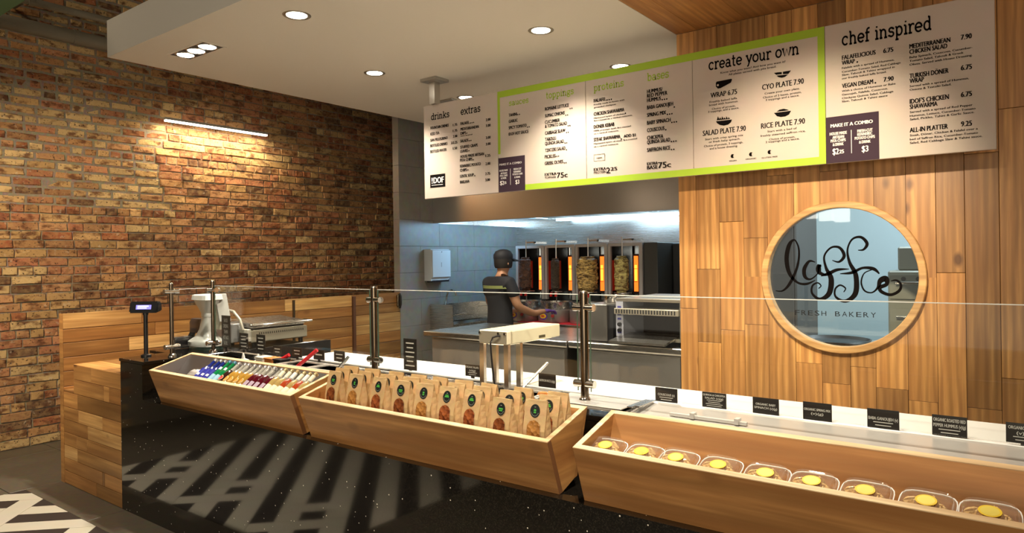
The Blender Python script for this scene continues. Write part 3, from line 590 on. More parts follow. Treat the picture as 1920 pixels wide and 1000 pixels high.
L3a = [('FALAFEL', 112, 187, 441, 21), ('Freshly made in-house with', 112, 303, 460, 9), ('grounded chickpeas', 112, 250, 478, 9), ('CHICKEN SHAWARMA', 112, 301, 525, 22), ('Marinated layers of chicken,', 112, 306, 544, 9), ('fire-roasted on a vertical rotisserie.', 112, 354, 560, 9), ('DÖNER KEBAB', 112, 239, 605, 22), ('100% premium beef, fire-roasted', 112, 343, 624, 9), ('on a vertical rotisserie.', 112, 268, 641, 9), ('STEAK SHAWARMA', 112, 276, 685, 22), ('ADD $1', 299, 371, 661, 18), ('Marinated layers of steak, fire-roasted', 112, 381, 704, 9), ('on a vertical rotisserie.', 112, 266, 722, 9), ('EXTRA', 112, 187, 870, 18), ('PROTEIN', 112, 189, 888, 14), ('2', 190, 213, 884, 36), ('25', 217, 256, 868, 22), ('organic', 128, 164, 792, 9),
  ('HUMMUS/', 445, 540, 385, 24), ('RED PEPPER', 445, 571, 412, 24), ('HUMMUS', 445, 531, 440, 24), ('BABA GANOUJEH', 445, 607, 485, 24), ('SPRING MIX', 445, 563, 532, 24), ('BABY SPINACH', 445, 591, 581, 24), ('COUSCOUS', 445, 553, 627, 24), ('CHICKPEA', 445, 545, 675, 24), ('QUINOA SALAD', 445, 588, 702, 24), ('SAFFRON RICE', 445, 589, 751, 24), ('EXTRA', 445, 510, 834, 18), ('BASE', 445, 510, 860, 22), ('75', 514, 566, 853, 38), ('c', 570, 593, 846, 34)]
L4 = [('Know what you want? And how you want it?', 218, 653, 316, 13), ('All plates served with pita bread.', 272, 592, 328, 13), ('WRAP 6.75', 152, 328, 478, 34), ('Freshly baked laffa', 145, 328, 512, 13), ('bread with hummus.', 142, 336, 533, 13), ('Choice of protein,', 160, 318, 558, 13), ('3 toppings, and a sauce.', 135, 342, 578, 13), ('SALAD PLATE 7.90', 100, 387, 732, 35), ('Start with crisp spring mix', 115, 370, 762, 13), ('or fresh baby spinach.', 140, 350, 780, 13), ('Choice of protein, 3 toppings,', 107, 368, 808, 13), ('and a house dressing.', 145, 333, 824, 13), ('CYO PLATE 7.90', 497, 775, 424, 36), ('Create your own plate.', 513, 748, 455, 13), ('Choice of 2 bases, protein,', 502, 760, 482, 13), ('3 toppings and a sauce.', 520, 745, 498, 13), ('RICE PLATE 7.90', 490, 783, 684, 36), ('Start with a bed of', 532, 728, 709, 13), ('freshly steamed saffron rice.', 485, 787, 739, 13), ('Choice of protein,', 543, 717, 762, 13), ('2 toppings and a sauce.', 520, 746, 780, 13), ('VEGAN', 275, 325, 905, 9), ('ORGANIC', 385, 457, 893, 9), ('GLUTEN FREE', 493, 599, 884, 9)]
L5 = [('FALAFELICIOUS', 122, 318, 352, 26), ('6.75', 364, 421, 312, 27), ('WRAP', 121, 196, 382, 25), ('Falafels with a spread of Hummus,', 121, 428, 405, 11), ('Cucumber-Tomato Salad, Red Cabbage', 121, 465, 427, 11), ('Slaw, Tabouli & Tahini wrapped in', 121, 430, 446, 11), ('our freshly baked laffa bread.', 121, 382, 466, 11), ('VEGAN DREAM', 122, 303, 517, 26), ('7.90', 366, 423, 480, 27), ('With a choice of Hummus or Baba', 121, 435, 540, 11), ('Ganoujeh, Falafels, Couscous,', 121, 390, 561, 11), ('Chickpea Quinoa Salad, Cabbage', 121, 422, 582, 11), ('Slaw, Tabouli & Tahini sauce', 121, 388, 601, 11),
  ('MEDITERRANEAN', 517, 756, 286, 27), ('CHICKEN SALAD', 517, 738, 318, 27), ('7.90', 819, 881, 234, 30), ('Baby Spinach, Couscous, Cucumber-', 517, 886, 343, 12), ('Tomato Salad, Tabouli & Greek', 517, 834, 364, 12), ('Olives. Served with House Dressing.', 517, 886, 386, 12), ('TURKISH DÖNER', 518, 745, 460, 28), ('WRAP', 518, 601, 489, 27), ('6.75', 819, 882, 413, 30), ('Served with a spread of Hummus,', 518, 865, 512, 12), ('Onions & Tzatziki Salad.', 518, 762, 533, 12), ("IDOF'S CHICKEN", 519, 747, 609, 28), ('SHAWARMA', 519, 680, 640, 27), ('6.75', 819, 882, 570, 30), ('Served with a spread of Red Pepper', 519, 887, 664, 12), ('Hummus, Lettuce, Cucumber-Tomato', 519, 904, 686, 12), ('Salad, Pickles, Tahini & Garlic Sauce.', 519, 897, 706, 12), ('ALL-IN PLATTER', 519, 741, 777, 28), ('9.25', 820, 882, 742, 30), ('Steak, Döner, Chicken & Falafel over a', 519, 917, 800, 12), ('bed of Saffron Rice, Cucumber-Tomato', 519, 918, 823, 12), ('Salad, Red Cabbage Slaw & Tahini sauce.', 519, 944, 844, 12)]
LC1 = [('MAKE IT A COMBO', 602, 762, 735, 15), ('HOUSE MADE', 602, 662, 778, 13), ('ARTISAN', 610, 656, 797, 13), ('PITA CHIPS', 606, 660, 815, 13), ('& DRINK', 612, 652, 832, 13), ('$2', 607, 634, 874, 30), ('25', 636, 651, 866, 18), ('FRESH-CUT', 704, 760, 766, 13), ('KENNEBEC', 704, 758, 785, 13), ('POTATO CHIPS', 697, 768, 804, 13), ('& DRINK', 710, 752, 824, 13), ('$3', 718, 744, 866, 30)]
LC5 = [('MAKE IT A COMBO', 55, 301, 749, 20), ('HOUSE MADE', 50, 149, 795, 17), ('ARTISAN', 66, 133, 815, 17), ('PITA CHIPS', 56, 142, 836, 17), ('& DRINK', 68, 130, 857, 17), ('$2', 67, 102, 907, 36), ('25', 106, 132, 900, 22), ('FRESH-CUT', 212, 300, 777, 17), ('KENNEBEC', 212, 298, 797, 17), ('POTATO CHIPS', 197, 313, 820, 17), ('& DRINK', 222, 288, 842, 17), ('$3', 238, 275, 891, 36)]
ALL = [L2, L2b, L3a, L4, L5, LC1, LC5]; prep([r[0] for L in ALL for r in L] + ['DOF', 'IDOF', '!', '|'])
def lines(par, L, Zf, sc, Y=YT2, bold=0, mat=None):
    for s, xa, xb, yb, h in L:
        mb = MB(); mi = 0
        a = atY(*Zf(xa, yb), Y); b = atY(*Zf(xb, yb), Y); q = proj(*a); word(mb, s, a[0], b[0], a[2], h / sc * q[2] / FL, Y, bold * (2.2 if h > 15 else .8), mi); mb.build('text_line', mat or INK, par)
def head(par, s, xa, xb, yb, xh, Zf, sc, wt, mat=None, mi=0):
    mb = MB()
    a = atY(*Zf(xa, yb), YT2); b = atY(*Zf(xb, yb), YT2); d = proj(*a)[2]; slab(mb, s, a[0], b[0], a[2], xh / sc * d / FL, YT2, wt * 1.25, mi); mb.build('heading', mat or INK, par)
def dots(mb, L, Zf, sc):
    for x, y, n in L:
        a = atY(*Zf(x, y), YT2); d = proj(*a)[2]; r = 5.0 / sc * d / FL
        for k in range(n): disc(mb, a[0] + r * 1.2 + k * r * 3.0, a[2] + r * 1.1, r, YT2, 8)
lines(panels[0], L2, Z2, 3.845, bold=.0007); head(panels[0], 'drinks', 107, 242, 406, 32, Z2, 3.845, .17); head(panels[0], 'extras', 322, 466, 368, 35, Z2, 3.845, .17); m = MB(); dots(m, [(388, 432, 3), (362, 505, 1), (380, 560, 2), (377, 632, 1), (409, 697, 1), (370, 770, 1), (419, 812, 1)], Z2, 3.845); m.build('diet_marks', INK, panels[0], kind='stuff')
a = atY(*Z2(103, 895), YT); b = atY(*Z2(210, 802), YT); c_ = atY(*Z2(103, 802), YT); m = MB(); flat(m, a[0], a[2], b[0], c_[2], YT); lg = m.build('logo_patch', INK, panels[0])
m = MB(); hz = c_[2] - a[2]; wz = b[0] - a[0]; word(m, '!', a[0] + wz * .10, a[0] + wz * .17, a[2] + hz * .33, hz * .46, YT2, .0015); word(m, 'DOF', a[0] + wz * .24, a[0] + wz * .90, a[2] + hz * .33, hz * .46, YT2, .0025); flat(m, a[0] + wz * .1, a[2] + hz * .17, a[0] + wz * .85, a[2] + hz * .21, YT2); m.build('logo_letters', WPRINT, lg)
lines(panels[1], L2b, Z2, 3.845, bold=.0007); m = MB(); dots(m, [(729, 372, 2), (799, 462, 2), (1106, 328, 2), (1075, 376, 2), (1092, 452, 2), (1080, 501, 2), (1069, 576, 2), (1080, 626, 1), (1010, 672, 2), (1064, 719, 2)], Z2, 3.845); m.build('diet_marks', INK, panels[1], kind='stuff')
head(panels[1], 'sauces', 670, 813, 303, 28, Z2, 3.845, .16, GREEN); head(panels[1], 'toppings', 936, 1139, 252, 32, Z2, 3.845, .16, GREEN)
lines(panels[2], L3a, Z3, 3.335, bold=.0007); m = MB(); dots(m, [(189, 432, 3), (303, 515, 1), (278, 676, 1), (534, 430, 3), (609, 476, 1), (566, 522, 3), (594, 572, 3), (556, 618, 1), (591, 692, 3), (592, 742, 2)], Z3, 3.335); m.build('diet_marks', INK, panels[2], kind='stuff'); m = MB()
a = atY(*Z3(112, 810), YT2); b = atY(*Z3(180, 768), YT2); zt1 = atY(*Z3(112, 768), YT2)[2]
for r in ((a[0], a[2], b[0], a[2] + .002), (a[0], zt1 - .002, b[0], zt1), (a[0], a[2], a[0] + .002, zt1), (b[0] - .002, a[2], b[0], zt1)): flat(m, *r, YT2)
m.build('outline_box', INK, panels[2], kind='stuff'); head(panels[2], 'proteins', 110, 301, 372, 30, Z3, 3.335, .16, GREEN); head(panels[2], 'bases', 445, 583, 308, 34, Z3, 3.335, .16, GREEN)
lines(panels[3], L4, Z4, 3.57, bold=.0005); head(panels[3], 'create your own', 138, 748, 292, 50, Z4, 3.57, .17); m = MB()
def z4p(x, y): return atY(*Z4(x, y), YT2)
def poly4(mb, P): V = [z4p(*p) for p in P]; mb.add(V, [tuple(range(len(V)))])
for x, y in ((299, 867), (422, 855), (547, 840)): c0 = z4p(x, y); disc(m, c0[0], c0[2], .0115, YT2, 14)
poly4(m, [(186, 378), (192, 368), (290, 349), (295, 353), (288, 374), (218, 412), (200, 415), (187, 402)]); poly4(m, [(575, 310), (600, 306), (628, 304), (628, 318), (590, 322)]); poly4(m, [(635, 302), (690, 293), (672, 316), (635, 318)]); poly4(m, [(592, 328), (670, 320), (650, 336), (628, 342), (606, 338)])
poly4(m, [(187, 634), (294, 622), (288, 640), (268, 656), (240, 663), (212, 658), (194, 646)]); 
for k in range(6): poly4(m, [(192 + k * 15, 628 - k * 1.5), (200 + k * 14, 600 + (k % 2) * 6), (212 + k * 14, 624 - k * 1.5)])
poly4(m, [(575, 578), (690, 563), (676, 588), (652, 601), (622, 605), (596, 600)]); poly4(m, [(592, 570), (612, 556), (640, 550), (662, 554), (676, 560)])
m.build('icons', INK, panels[3], kind='stuff'); m = MB()
for x, y in ((305, 867), (428, 855), (553, 840)): c0 = z4p(x, y); flat(m, c0[0] - .001, c0[2] - .007, c0[0] + .006, c0[2] + .007, YT2 - .0004)
for x, y in ((200, 392),): c0 = z4p(x, y); disc(m, c0[0], c0[2], .006, YT2 - .0004, 10)
m.build('icon_detail', PANELM, panels[3], kind='stuff')
lines(panels[4], L5, Z5, 3.125, bold=.0006); head(panels[4], 'chef inspired', 120, 650, 268, 52, Z5, 3.125, .17); m = MB(); dots(m, [(204, 370, 1), (310, 492, 1)], Z5, 3.125); m.build('diet_marks', INK, panels[4], kind='stuff')
for Zf, P, LL, sc, i, dv in ((Z2, (587, 912, 785, 682), LC1, 3.845, 1, (680, 872, 755)), (Z5, (30, 962, 337, 690), LC5, 3.125, 4, (175, 898, 762))):
    a = atY(*Zf(P[0], P[1]), YT); b = atY(*Zf(P[2], P[3]), YT); zt_ = atY(*Zf(P[0], P[3]), YT)[2]; a = (max(a[0], ex[i] + .001), a[1], MZ0 + .001)
    m = MB(); flat(m, a[0], a[2], b[0], zt_, YT - .0003); bxp = m.build('combo_box', PLUM, panels[i]); lines(panels[i], LL, Zf, sc, YT2, .0006, WPRINT); m = MB()
    p = atY(*Zf(dv[0], dv[1]), YT2); q = atY(*Zf(dv[0], dv[2]), YT2); flat(m, p[0], p[2], p[0] + .003, q[2], YT2); m.build('divider', WPRINT, panels[i])
# ceiling bracket that carries the board's free end, and the wall stand-offs of the other end
MB().box(-3.67, YB - .03, MZ1 - .1 + .1, -3.615, YB + .03, CZ - .02).build('hanger_post', STEELV, mbd)
bx(-3.72, YB - .075, CZ - .022, -3.56, YB + .075, CZ, bev=.002).build('hanger_plate', plain('plate_grey', (.40, .38, .34), .45, .5), mbd)
for x in (-1.55, -.95, -.35):
    for z in (2.1, 2.55): MB().cyl((x, YB + .022, z), (x, YW, z), .012).build('standoff', CHROME, mbd)
o = bx(-4.16, 4.37, CZ - .012, -3.95, 4.50, CZ, bev=.002).build('ceiling_vent', plain('plate_grey', (.40, .38, .34), .45, .5), None, label='small flat grey plate on the ceiling behind the menu board post', category='ceiling plate')
# ================================================================== WOOD END CABINET AND FLANK
CT = 0.924; XE = -4.486; DKW = plain('joint_dark_wood', (.09, .035, .012), .7)
t = thing('end_cabinet', 'maple plank cabinet at the left end of the black counter, low step at its corner', 'cabinet', (-4.95, 2.2, 0))
bx(-5.358, CY + .014, 0, -5.19, 2.6, .63).build('carcass', DKW, t); bx(-5.19, CY + .014, 0, -4.735, 2.6, .818).build('carcass', DKW, t); bx(-4.735, CY + .014, 0, XE - .002, 2.19, .818).build('carcass', DKW, t)
rz = [0, .088, .176, .264, .352, .44, .528, .63, .728, .83]; rr = random.Random(5)
for i in range(len(rz) - 1):
    xl = -5.358 if rz[i + 1] <= .64 else -5.188; xs = [xl] + sorted(rr.uniform(xl + .15, XE - .15) for _ in range(1 + i % 2)) + [XE - .002]
    for a, b in zip(xs[:-1], xs[1:]): bx(a + .0012, CY, rz[i] + .0014, b - .0012, CY + .014, rz[i + 1] - .0014, bev=.0018).build('plank', rr.choice((W_H, W_H, W_HD, W_HL)), t)
for k in range(4): bx(-5.188, CY + .002 + k * .17, .818, -4.9 if k % 2 else -4.737, CY + .17 + k * .17, .83, bev=.001).build('plank', W_H, t)
bx(-4.899, CY + .172, .818, -4.737, CY + .34, .83, bev=.001).build('plank', W_H, t); bx(-4.735, CY + .002, .818, XE - .024, CY + .135, .83, bev=.001).build('plank', W_H, t); bx(-4.735, CY + .137, .818, XE - .024, 2.19, .83, bev=.001).build('plank', W_H, t)
bx(-5.356, CY, .63, -5.19, 2.6, .642, bev=.001).build('step_top', W_H, t)
bx(-5.350, CY + .25, .645, -5.19, CY + .262, .83).build('glass_guard', GLASS, t)
t = thing('flank_screen', 'low maple plank screen running back from the end cabinet to the grey wall', 'partition', (-5.39, 3.5, 0))
bx(-5.405, CY + .002, 0, -5.370, 5.085, 1.16).build('core', DKW, t)
hs = [0, .14, .27, .40, .53, .66, .765, .86, .96, 1.055, 1.165]
for i in range(len(hs) - 1):
    ysx = [CY + .001] + [2.6 + rr.uniform(-.3, .5), 3.6 + rr.uniform(-.2, .4), 4.44] + [5.083]
    for a, b in zip(ysx[:-1], ysx[1:]): bx(-5.370, a + .001, hs[i] + .0018, -5.358, b - .001, hs[i + 1] - .0018, bev=.0022).build('plank', (W_PD, W_PL, W_PAN, W_PL, W_PD)[(i * 3 + int(a * 1.3)) % 5] if i < 7 else (W_PL, W_PAN, W_PD)[(i - 7 + (int(a) % 2)) % 3], t)
    bx(-5.415, CY - .001, hs[i] + .0005, -5.358, CY + .001, hs[i + 1] - .0005).build('plank', W_H, t)
bx(-5.357, 4.44, .3, -5.335, 4.47, 1.15).build('joint_strip', plain('dark_joint', (.10, .04, .02), .5), t)

# ================================================================== SERVICE COUNTER
t = thing('service_counter', 'long black speckled quartz counter with a front ledge, steel wells and white cutting board', 'counter', (-2, 2.4, 0))
bx(XE, CY, 0, 1.2, CY + .03, .70).build('front_panel', QUARTZ, t)
bx(XE, CY + .03, .684, 1.2, 2.20, .70).build('ledge', QUARTZ, t)
bx(XE, CY, .7001, -4.205, 2.20, CT - .02).build('end_block', QUARTZ, t)
bx(-4.205, 2.18, .70, 1.2, 2.20, CT - .02).build('riser', QUARTZ, t)
bx(XE, CY + .03, 0, XE + .03, 2.45, .684).build('end_panel', QUARTZ, t)
bx(XE - .02, CY - .0, CT - .02, -4.19, 2.20, CT, bev=.002).build('worktop', QUARTZ, t)
bx(-4.72, 2.2005, CT - .02, -4.17, 3.23, CT, bev=.002).build('worktop', QUARTZ, t)
bx(-4.70, 2.22, .1, -4.19, 3.21, CT - .02).build('return_base', BLACK, t)
bx(-4.1695, 2.18, CT - .02, 1.2, 2.29, CT, bev=.002).build('worktop', QUARTZ, t)
bx(-4.1695, 2.29, .72, -3.46, 2.9, .74).build('dark_shelf', BLACK, t)
bx(-4.1695, 2.46, CT - .03, -3.46, 2.50, CT - .002).build('crossbar', STEEL, t)
well = MB(); well.box(-3.46, 2.29, .70, -1.24, 2.30, CT - .004).box(-3.46, 2.46, .70, -1.24, 2.48, CT - .002).box(-3.46, 2.29, .70, -1.24, 2.48, .71).box(-3.46, 2.29, .70, -3.45, 2.48, CT - .004).box(-1.25, 2.29, .70, -1.24, 2.48, CT - .004); well.build('well', STEEL, t)
for i, x in enumerate((-3.44, -3.16, -2.88, -2.60, -2.32, -2.04, -1.66)):
    x1 = x + (.27 if i < 5 else .37); m = MB().box(x, 2.30, CT - .006, x1, 2.315, CT + .002).box(x, 2.445, CT - .006, x1, 2.46, CT + .002).box(x, 2.315, CT - .006, x + .012, 2.445, CT + .002).box(x1 - .012, 2.315, CT - .006, x1, 2.445, CT + .002).box(x + .012, 2.315, CT - .05, x1 - .012, 2.445, CT - .045); m.build('food_pan', SATIN, t)
bx(-3.46, 2.46, CT - .05, 1.2, 2.80, CT - .001).build('rail_base', STEEL, t)
cb = bx(-3.50, 2.485, CT, 1.2, 2.775, CT + .012, bev=.003).build('cutting_board', BOARDW, t)
bx(-3.50, 2.776, CT - .2, 1.2, 2.80, CT - .001).build('rear_panel', STEEL, t)
rl = MB().prism([(2.315, CT - .03), (2.315, CT - .012), (2.475, CT + .006), (2.484, CT + .010), (2.484, CT - .03)], 'X', -1.235, 1.2).build('steel_rail', SATIN, t)
bx(-1.235, 2.291, .78, 1.2, 2.314, .80).build('dark_gap', BLACK, t)
p = atY(1305, 778, 2.36); MB().box(-1.08, 2.352, CT - .004, -.80, 2.366, CT + .006).box(-1.0, 2.345, CT - .004, -.985, 2.375, CT + .016).box(-.84, 2.345, CT - .004, -.825, 2.375, CT + .016).build('cover_handle', plain('pale_steel', (.85, .84, .80), .3, .3), rl)

# ================================================================== BINS
def bin_box(xa, xb, label, lined=False):
    t = thing('display_bin', label, 'bin', ((xa + xb) / 2, 1.95, .70), 'slanted maple bins hung along the counter front')
    A, B, Cc, D = (1.953, .7005), (1.885, .889), (2.142, .962), (2.068, .735); th = .020
    MB().prism([A, B, (B[0] + th, B[1] + .006), (A[0] + th, A[1] + .003)], 'X', xa, xb).build('front_board', W_BIN, t)
    MB().prism([(Cc[0] - th, Cc[1] - .006), Cc, D, (D[0] - th, D[1] - .004)], 'X', xa, xb).build('back_board', W_BIN, t)
    f0, f1 = (B[0] + th, B[1] + .006), (A[0] + th, A[1] + .003); b0, b1 = (Cc[0] - th, Cc[1] - .006), (D[0] - th, D[1] - .004)
    for x in (xa, xb - th): MB().prism([f0, b0, b1, f1], 'X', x, x + th).build('end_board', W_BIN2, t)
    zf = .822; lerp = lambda P, Q, z: P[0] + (Q[0] - P[0]) * (z - P[1]) / (Q[1] - P[1])
    MB().prism([(lerp(f0, f1, zf - .014), zf - .014), (lerp(f0, f1, zf), zf), (lerp(b0, b1, zf + .01), zf + .01), (lerp(b0, b1, zf - .004), zf - .004)], 'X', xa + th, xb - th).build('floor_board', W_BIN, t)
    MB().prism([f1, b1, (b1[0], b1[1] - .014), (f1[0], f1[1] - .0)], 'X', xa + th, xb - th).build('bottom_board', W_BIN, t)
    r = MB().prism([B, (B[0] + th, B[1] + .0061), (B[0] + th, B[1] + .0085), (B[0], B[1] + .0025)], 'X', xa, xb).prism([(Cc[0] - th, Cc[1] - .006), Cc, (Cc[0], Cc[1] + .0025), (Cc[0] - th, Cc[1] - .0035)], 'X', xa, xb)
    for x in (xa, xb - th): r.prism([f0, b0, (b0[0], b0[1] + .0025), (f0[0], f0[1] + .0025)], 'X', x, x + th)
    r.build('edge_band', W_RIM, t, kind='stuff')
    for x in (xb, xa - .0008): MB().prism([A, B, (B[0] + th, B[1] + .006), (A[0] + th, A[1] + .003)], 'X', x, x + .0008).build('end_grain', plain('end_grain', (.20, .085, .03), .6), t)
    if lined:
        LN = steel_mat('galvanised', (.42, .41, .42), .38, 'Z', .1)
        MB().prism([(b0[0] - .002, b0[1] - .002), (b0[0], b0[1] - .002), (b1[0], zf + .0), (b1[0] - .03, zf + .01)][:4], 'X', xa + th + .001, xb - th - .001).build('back_liner', LN, t)
        MB().prism([f0, (b0[0] - .003, b0[1] - .003), (lerp(b0, b1, zf + .012) - .003, zf + .012), (lerp(f0, f1, zf + .001), zf + .001)], 'X', xa + th, xa + th + .002).build('side_liner', LN, t)
    return t
bin_box(-4.055, -2.712, 'left maple bin holding chilled drink bottles', True)
bin_box(-2.651, -1.300, 'middle maple bin filled with kraft paper chip bags')
bin_box(-1.201, 0.15, 'right maple bin holding clear pastry boxes in a row')

# ---------------- kraft chip bags
KRAFT = plain('kraft_paper', (0.64, 0.44, 0.22), .6, bump=.5, bscale=38, var=.25); STK = plain('black_sticker', (.006, .010, .010), .45); STG = plain('green_print', (.07, .42, .06), .5)
def chips(name, c1, c2):
    m, n, l, b = newmat(name); setp(b, rough=.18); tc = n.new('ShaderNodeTexCoord'); v = n.new('ShaderNodeTexVoronoi'); v.inputs['Scale'].default_value = 75; l.new(tc.outputs['Object'], v.inputs[0])
    r = n.new('ShaderNodeValToRGB'); r.color_ramp.elements[0].color = (*c1, 1); r.color_ramp.elements[1].color = (*c2, 1); sp = n.new('ShaderNodeSeparateColor'); l.new(v.outputs['Color'], sp.inputs[0]); l.new(sp.outputs[0], r.inputs[0]); l.new(r.outputs[0], b.inputs[0])
    bp = n.new('ShaderNodeBump'); bp.inputs['Strength'].default_value = .8; bp.inputs['Distance'].default_value = .004; l.new(v.outputs['Distance'], bp.inputs['Height']); l.new(bp.outputs[0], b.inputs['Normal']); return m
CH = [chips('chips_dark', (.07, .016, .006), (.24, .07, .02)), chips('chips_gold', (.22, .09, .02), (.46, .22, .06)), chips('chips_red', (.10, .02, .008), (.34, .10, .03))]
BW, BD, BH = .086, .048, .187
def yfront(z): return -BD / 2 * (1 if z < .085 else max(.06, 1 - (z - .085) / (BH - .085) * .94))
def make_bag(kind, cm):
    t = thing('chip_bag', 'kraft', 'bag', (0, 0, 0), 'kraft chip bags in the middle bin')
    m = MB(); rings = []; rg = random.Random(kind * 7 + 1)
    for z in (0, .03, .06, .085, .11, .135, .16, .178, BH):
        d = -yfront(z); w = BW / 2 * (1 - .02 * math.sin(z * 30)); g = .002 if z < .05 else .002 + (z - .05) * .10
        j = lambda: rg.uniform(-.0012, .0012)
        rings.append([(-w, -d + j(), z), (-w * .3, -d - .001 + j(), z), (w * .35, -d - .001 + j(), z), (w, -d + j(), z), (w - g, 0, z), (w, d, z), (-w, d, z), (-w + g, 0, z)])
    V = [p for r in rings for p in r]; F = [(k * 8 + i, k * 8 + (i + 1) % 8, k * 8 + 8 + (i + 1) % 8, k * 8 + 8 + i) for k in range(len(rings) - 1) for i in range(8)] + [tuple(range(8)), tuple(range(len(V) - 8, len(V)))]
    m.add(V, F); m.build('paper_bag', KRAFT, t, local=True)
    def onface(pts, off): return [(x, yfront(z) - off, z) for x, z in pts]
    def grid(outline, off, mb):   # strips so that the decal follows the folded face
        mb.add(onface(outline, off), [tuple(range(len(outline)))])
    ww, z0, z1 = .026, .012, .120; rows = [z0, .05, .085, .10, .108, .115, z1]; L = []
    wn_ = [ww, ww, ww, ww, ww * .86, ww * .6, ww * .1]; m = MB()
    for k in range(len(rows) - 1): m.add([(-wn_[k], yfront(rows[k]) - .0042, rows[k]), (wn_[k], yfront(rows[k]) - .0042, rows[k]), (wn_[k + 1], yfront(rows[k + 1]) - .0042, rows[k + 1]), (-wn_[k + 1], yfront(rows[k + 1]) - .0042, rows[k + 1])], [(0, 1, 2, 3)])
    m.build('chip_window', cm, t, local=True)
    m = MB(); c = .150; rx, rz = .0195, .0225
    grid([(rx * math.cos(a * math.pi / 10), c + rz * math.sin(a * math.pi / 10)) for a in range(20)], .0028, m); sk = m.build('sticker', STK, t, local=True)
    m = MB()
    for (x0, x1, za, zb_) in (((-.010, .010, c - .001, c + .004), (-.008, .008, c - .007, c - .003)) if kind == 0 else ((-.005, .005, c + .000, c + .006), (-.005, .005, c - .007, c - .002)) if kind == 1 else ((-.011, .011, c - .002, c + .003), (-.008, .008, c + .004, c + .008))): grid([(x0, za), (x1, za), (x1 - .001, zb_), (x0 + .001, zb_)], .0034, m)
    m.build('sticker_print', STG, sk, local=True); m = MB(); 
    for q in range(9):
        a = R(200 + q * 17); x, z = .0145 * math.cos(a), c + .0165 * math.sin(a); grid([(x - .0012, z - .001), (x + .0012, z - .001), (x + .0012, z + .001), (x - .0012, z + .001)], .0034, m)
    grid([(-.003, c + .012), (.003, c + .012), (.003, c + .014), (-.003, c + .014)], .0034, m); m.build('sticker_lettering', plain('grey_print', (.30, .32, .30), .5), sk, local=True)
    return t
protos = [make_bag(k, CH[k]) for k in range(3)]; used = set()
def put(proto, loc, rz, rx, label, sc=(1, 1, 1)):
    o = proto if proto.name not in used else copy_tree(proto)
    used.add(proto.name); o.location = loc; o.rotation_euler = (R(rx), 0, R(rz)); o['label'] = label; o.scale = sc; return o
rw = random.Random(4)
front = [(617, 0), (657, 1), (702, 2), (745, 0), (786, 1), (830, 2), (876, 2), (936, 0), (999, 1)]
kinds = ['a two-bar green sticker print', 'a small square green sticker print', 'a wide green sticker print']
for i, (u, k) in enumerate(front):
    x = atY(u, 730, 1.925)[0]; put(protos[k], (x, 1.955 if i < 7 else 1.948, .826 if i != 7 else .815), rw.uniform(-4, 6), rw.uniform(-3, 1), 'kraft chip bag, %s from the left, front row, middle bin' % ORD[i])
for i, u in enumerate((640, 683, 726, 768, 806, 853, 901, 955, 1028)):
    x = atY(u, 700, 2.0)[0]; put(protos[(i * 2 + 1) % 3], (x, 2.006, .832), rw.uniform(-8, 8), rw.uniform(-2, 0), 'kraft chip bag, %s from the left, middle row, middle bin' % ORD[i])
for i, u in enumerate((658, 698, 742, 784, 824, 868, 916, 980, 1054)):
    x = atY(u, 690, 2.055)[0]; put(protos[(i + 2) % 3], (min(x, -1.37), 2.056, .835), rw.uniform(-8, 8), rw.uniform(-2, 0), 'kraft chip bag, %s from the left, back row, middle bin' % ORD[i])

# ---------------- drink bottles
def liquid(name, col, rough=.08):
    m, n, l, b = newmat(name); setp(b, col=col, rough=rough, coat=.6); return m
LQ = dict(blue=liquid('cobalt_glass', (.008, .018, .16)), green=liquid('green_glass', (.005, .16, .05)), amber=liquid('amber_drink', (.34, .19, .03)), red=liquid('dark_red_drink', (.07, .004, .010)), cream=liquid('pale_drink', (.34, .25, .09)), orange=liquid('red_orange_drink', (.32, .045, .012)), cola=liquid('cola_drink', (.03, .012, .01)))
NECK = plain('bottle_neck_glass', (.40, .40, .36), .08, .3)
LAB = dict(blue=plain('lab_blue', (.012, .018, .28), .4), pale=plain('lab_pale_blue', (.25, .45, .60), .5), cream=plain('lab_cream', (.72, .68, .52), .5), white=plain('lab_white', (.70, .70, .68), .5), lilac=plain('lab_lilac', (.35, .28, .38), .5), orange=plain('slice_orange', (.80, .25, .03), .5), rind=plain('slice_rind', (.85, .72, .45), .5), redslice=plain('slice_red', (.70, .03, .03), .5))
CAP = dict(silver=plain('cap_silver', (.62, .62, .64), .25, .8), blue=plain('cap_blue', (.10, .25, .38), .35, .5), gold=plain('cap_gold', (.55, .45, .25), .3, .8))
def band(z0, z1, r, a0, a1, n=8):
    m = MB(); V = []; F = []
    for i in range(n + 1):
        a = R(a0 + (a1 - a0) * i / n)
        for z in (z0, z1): V.append((r * math.cos(a), r * math.sin(a), z))
    return m.add(V, [(2 * i, 2 * i + 2, 2 * i + 3, 2 * i + 1) for i in range(n)])
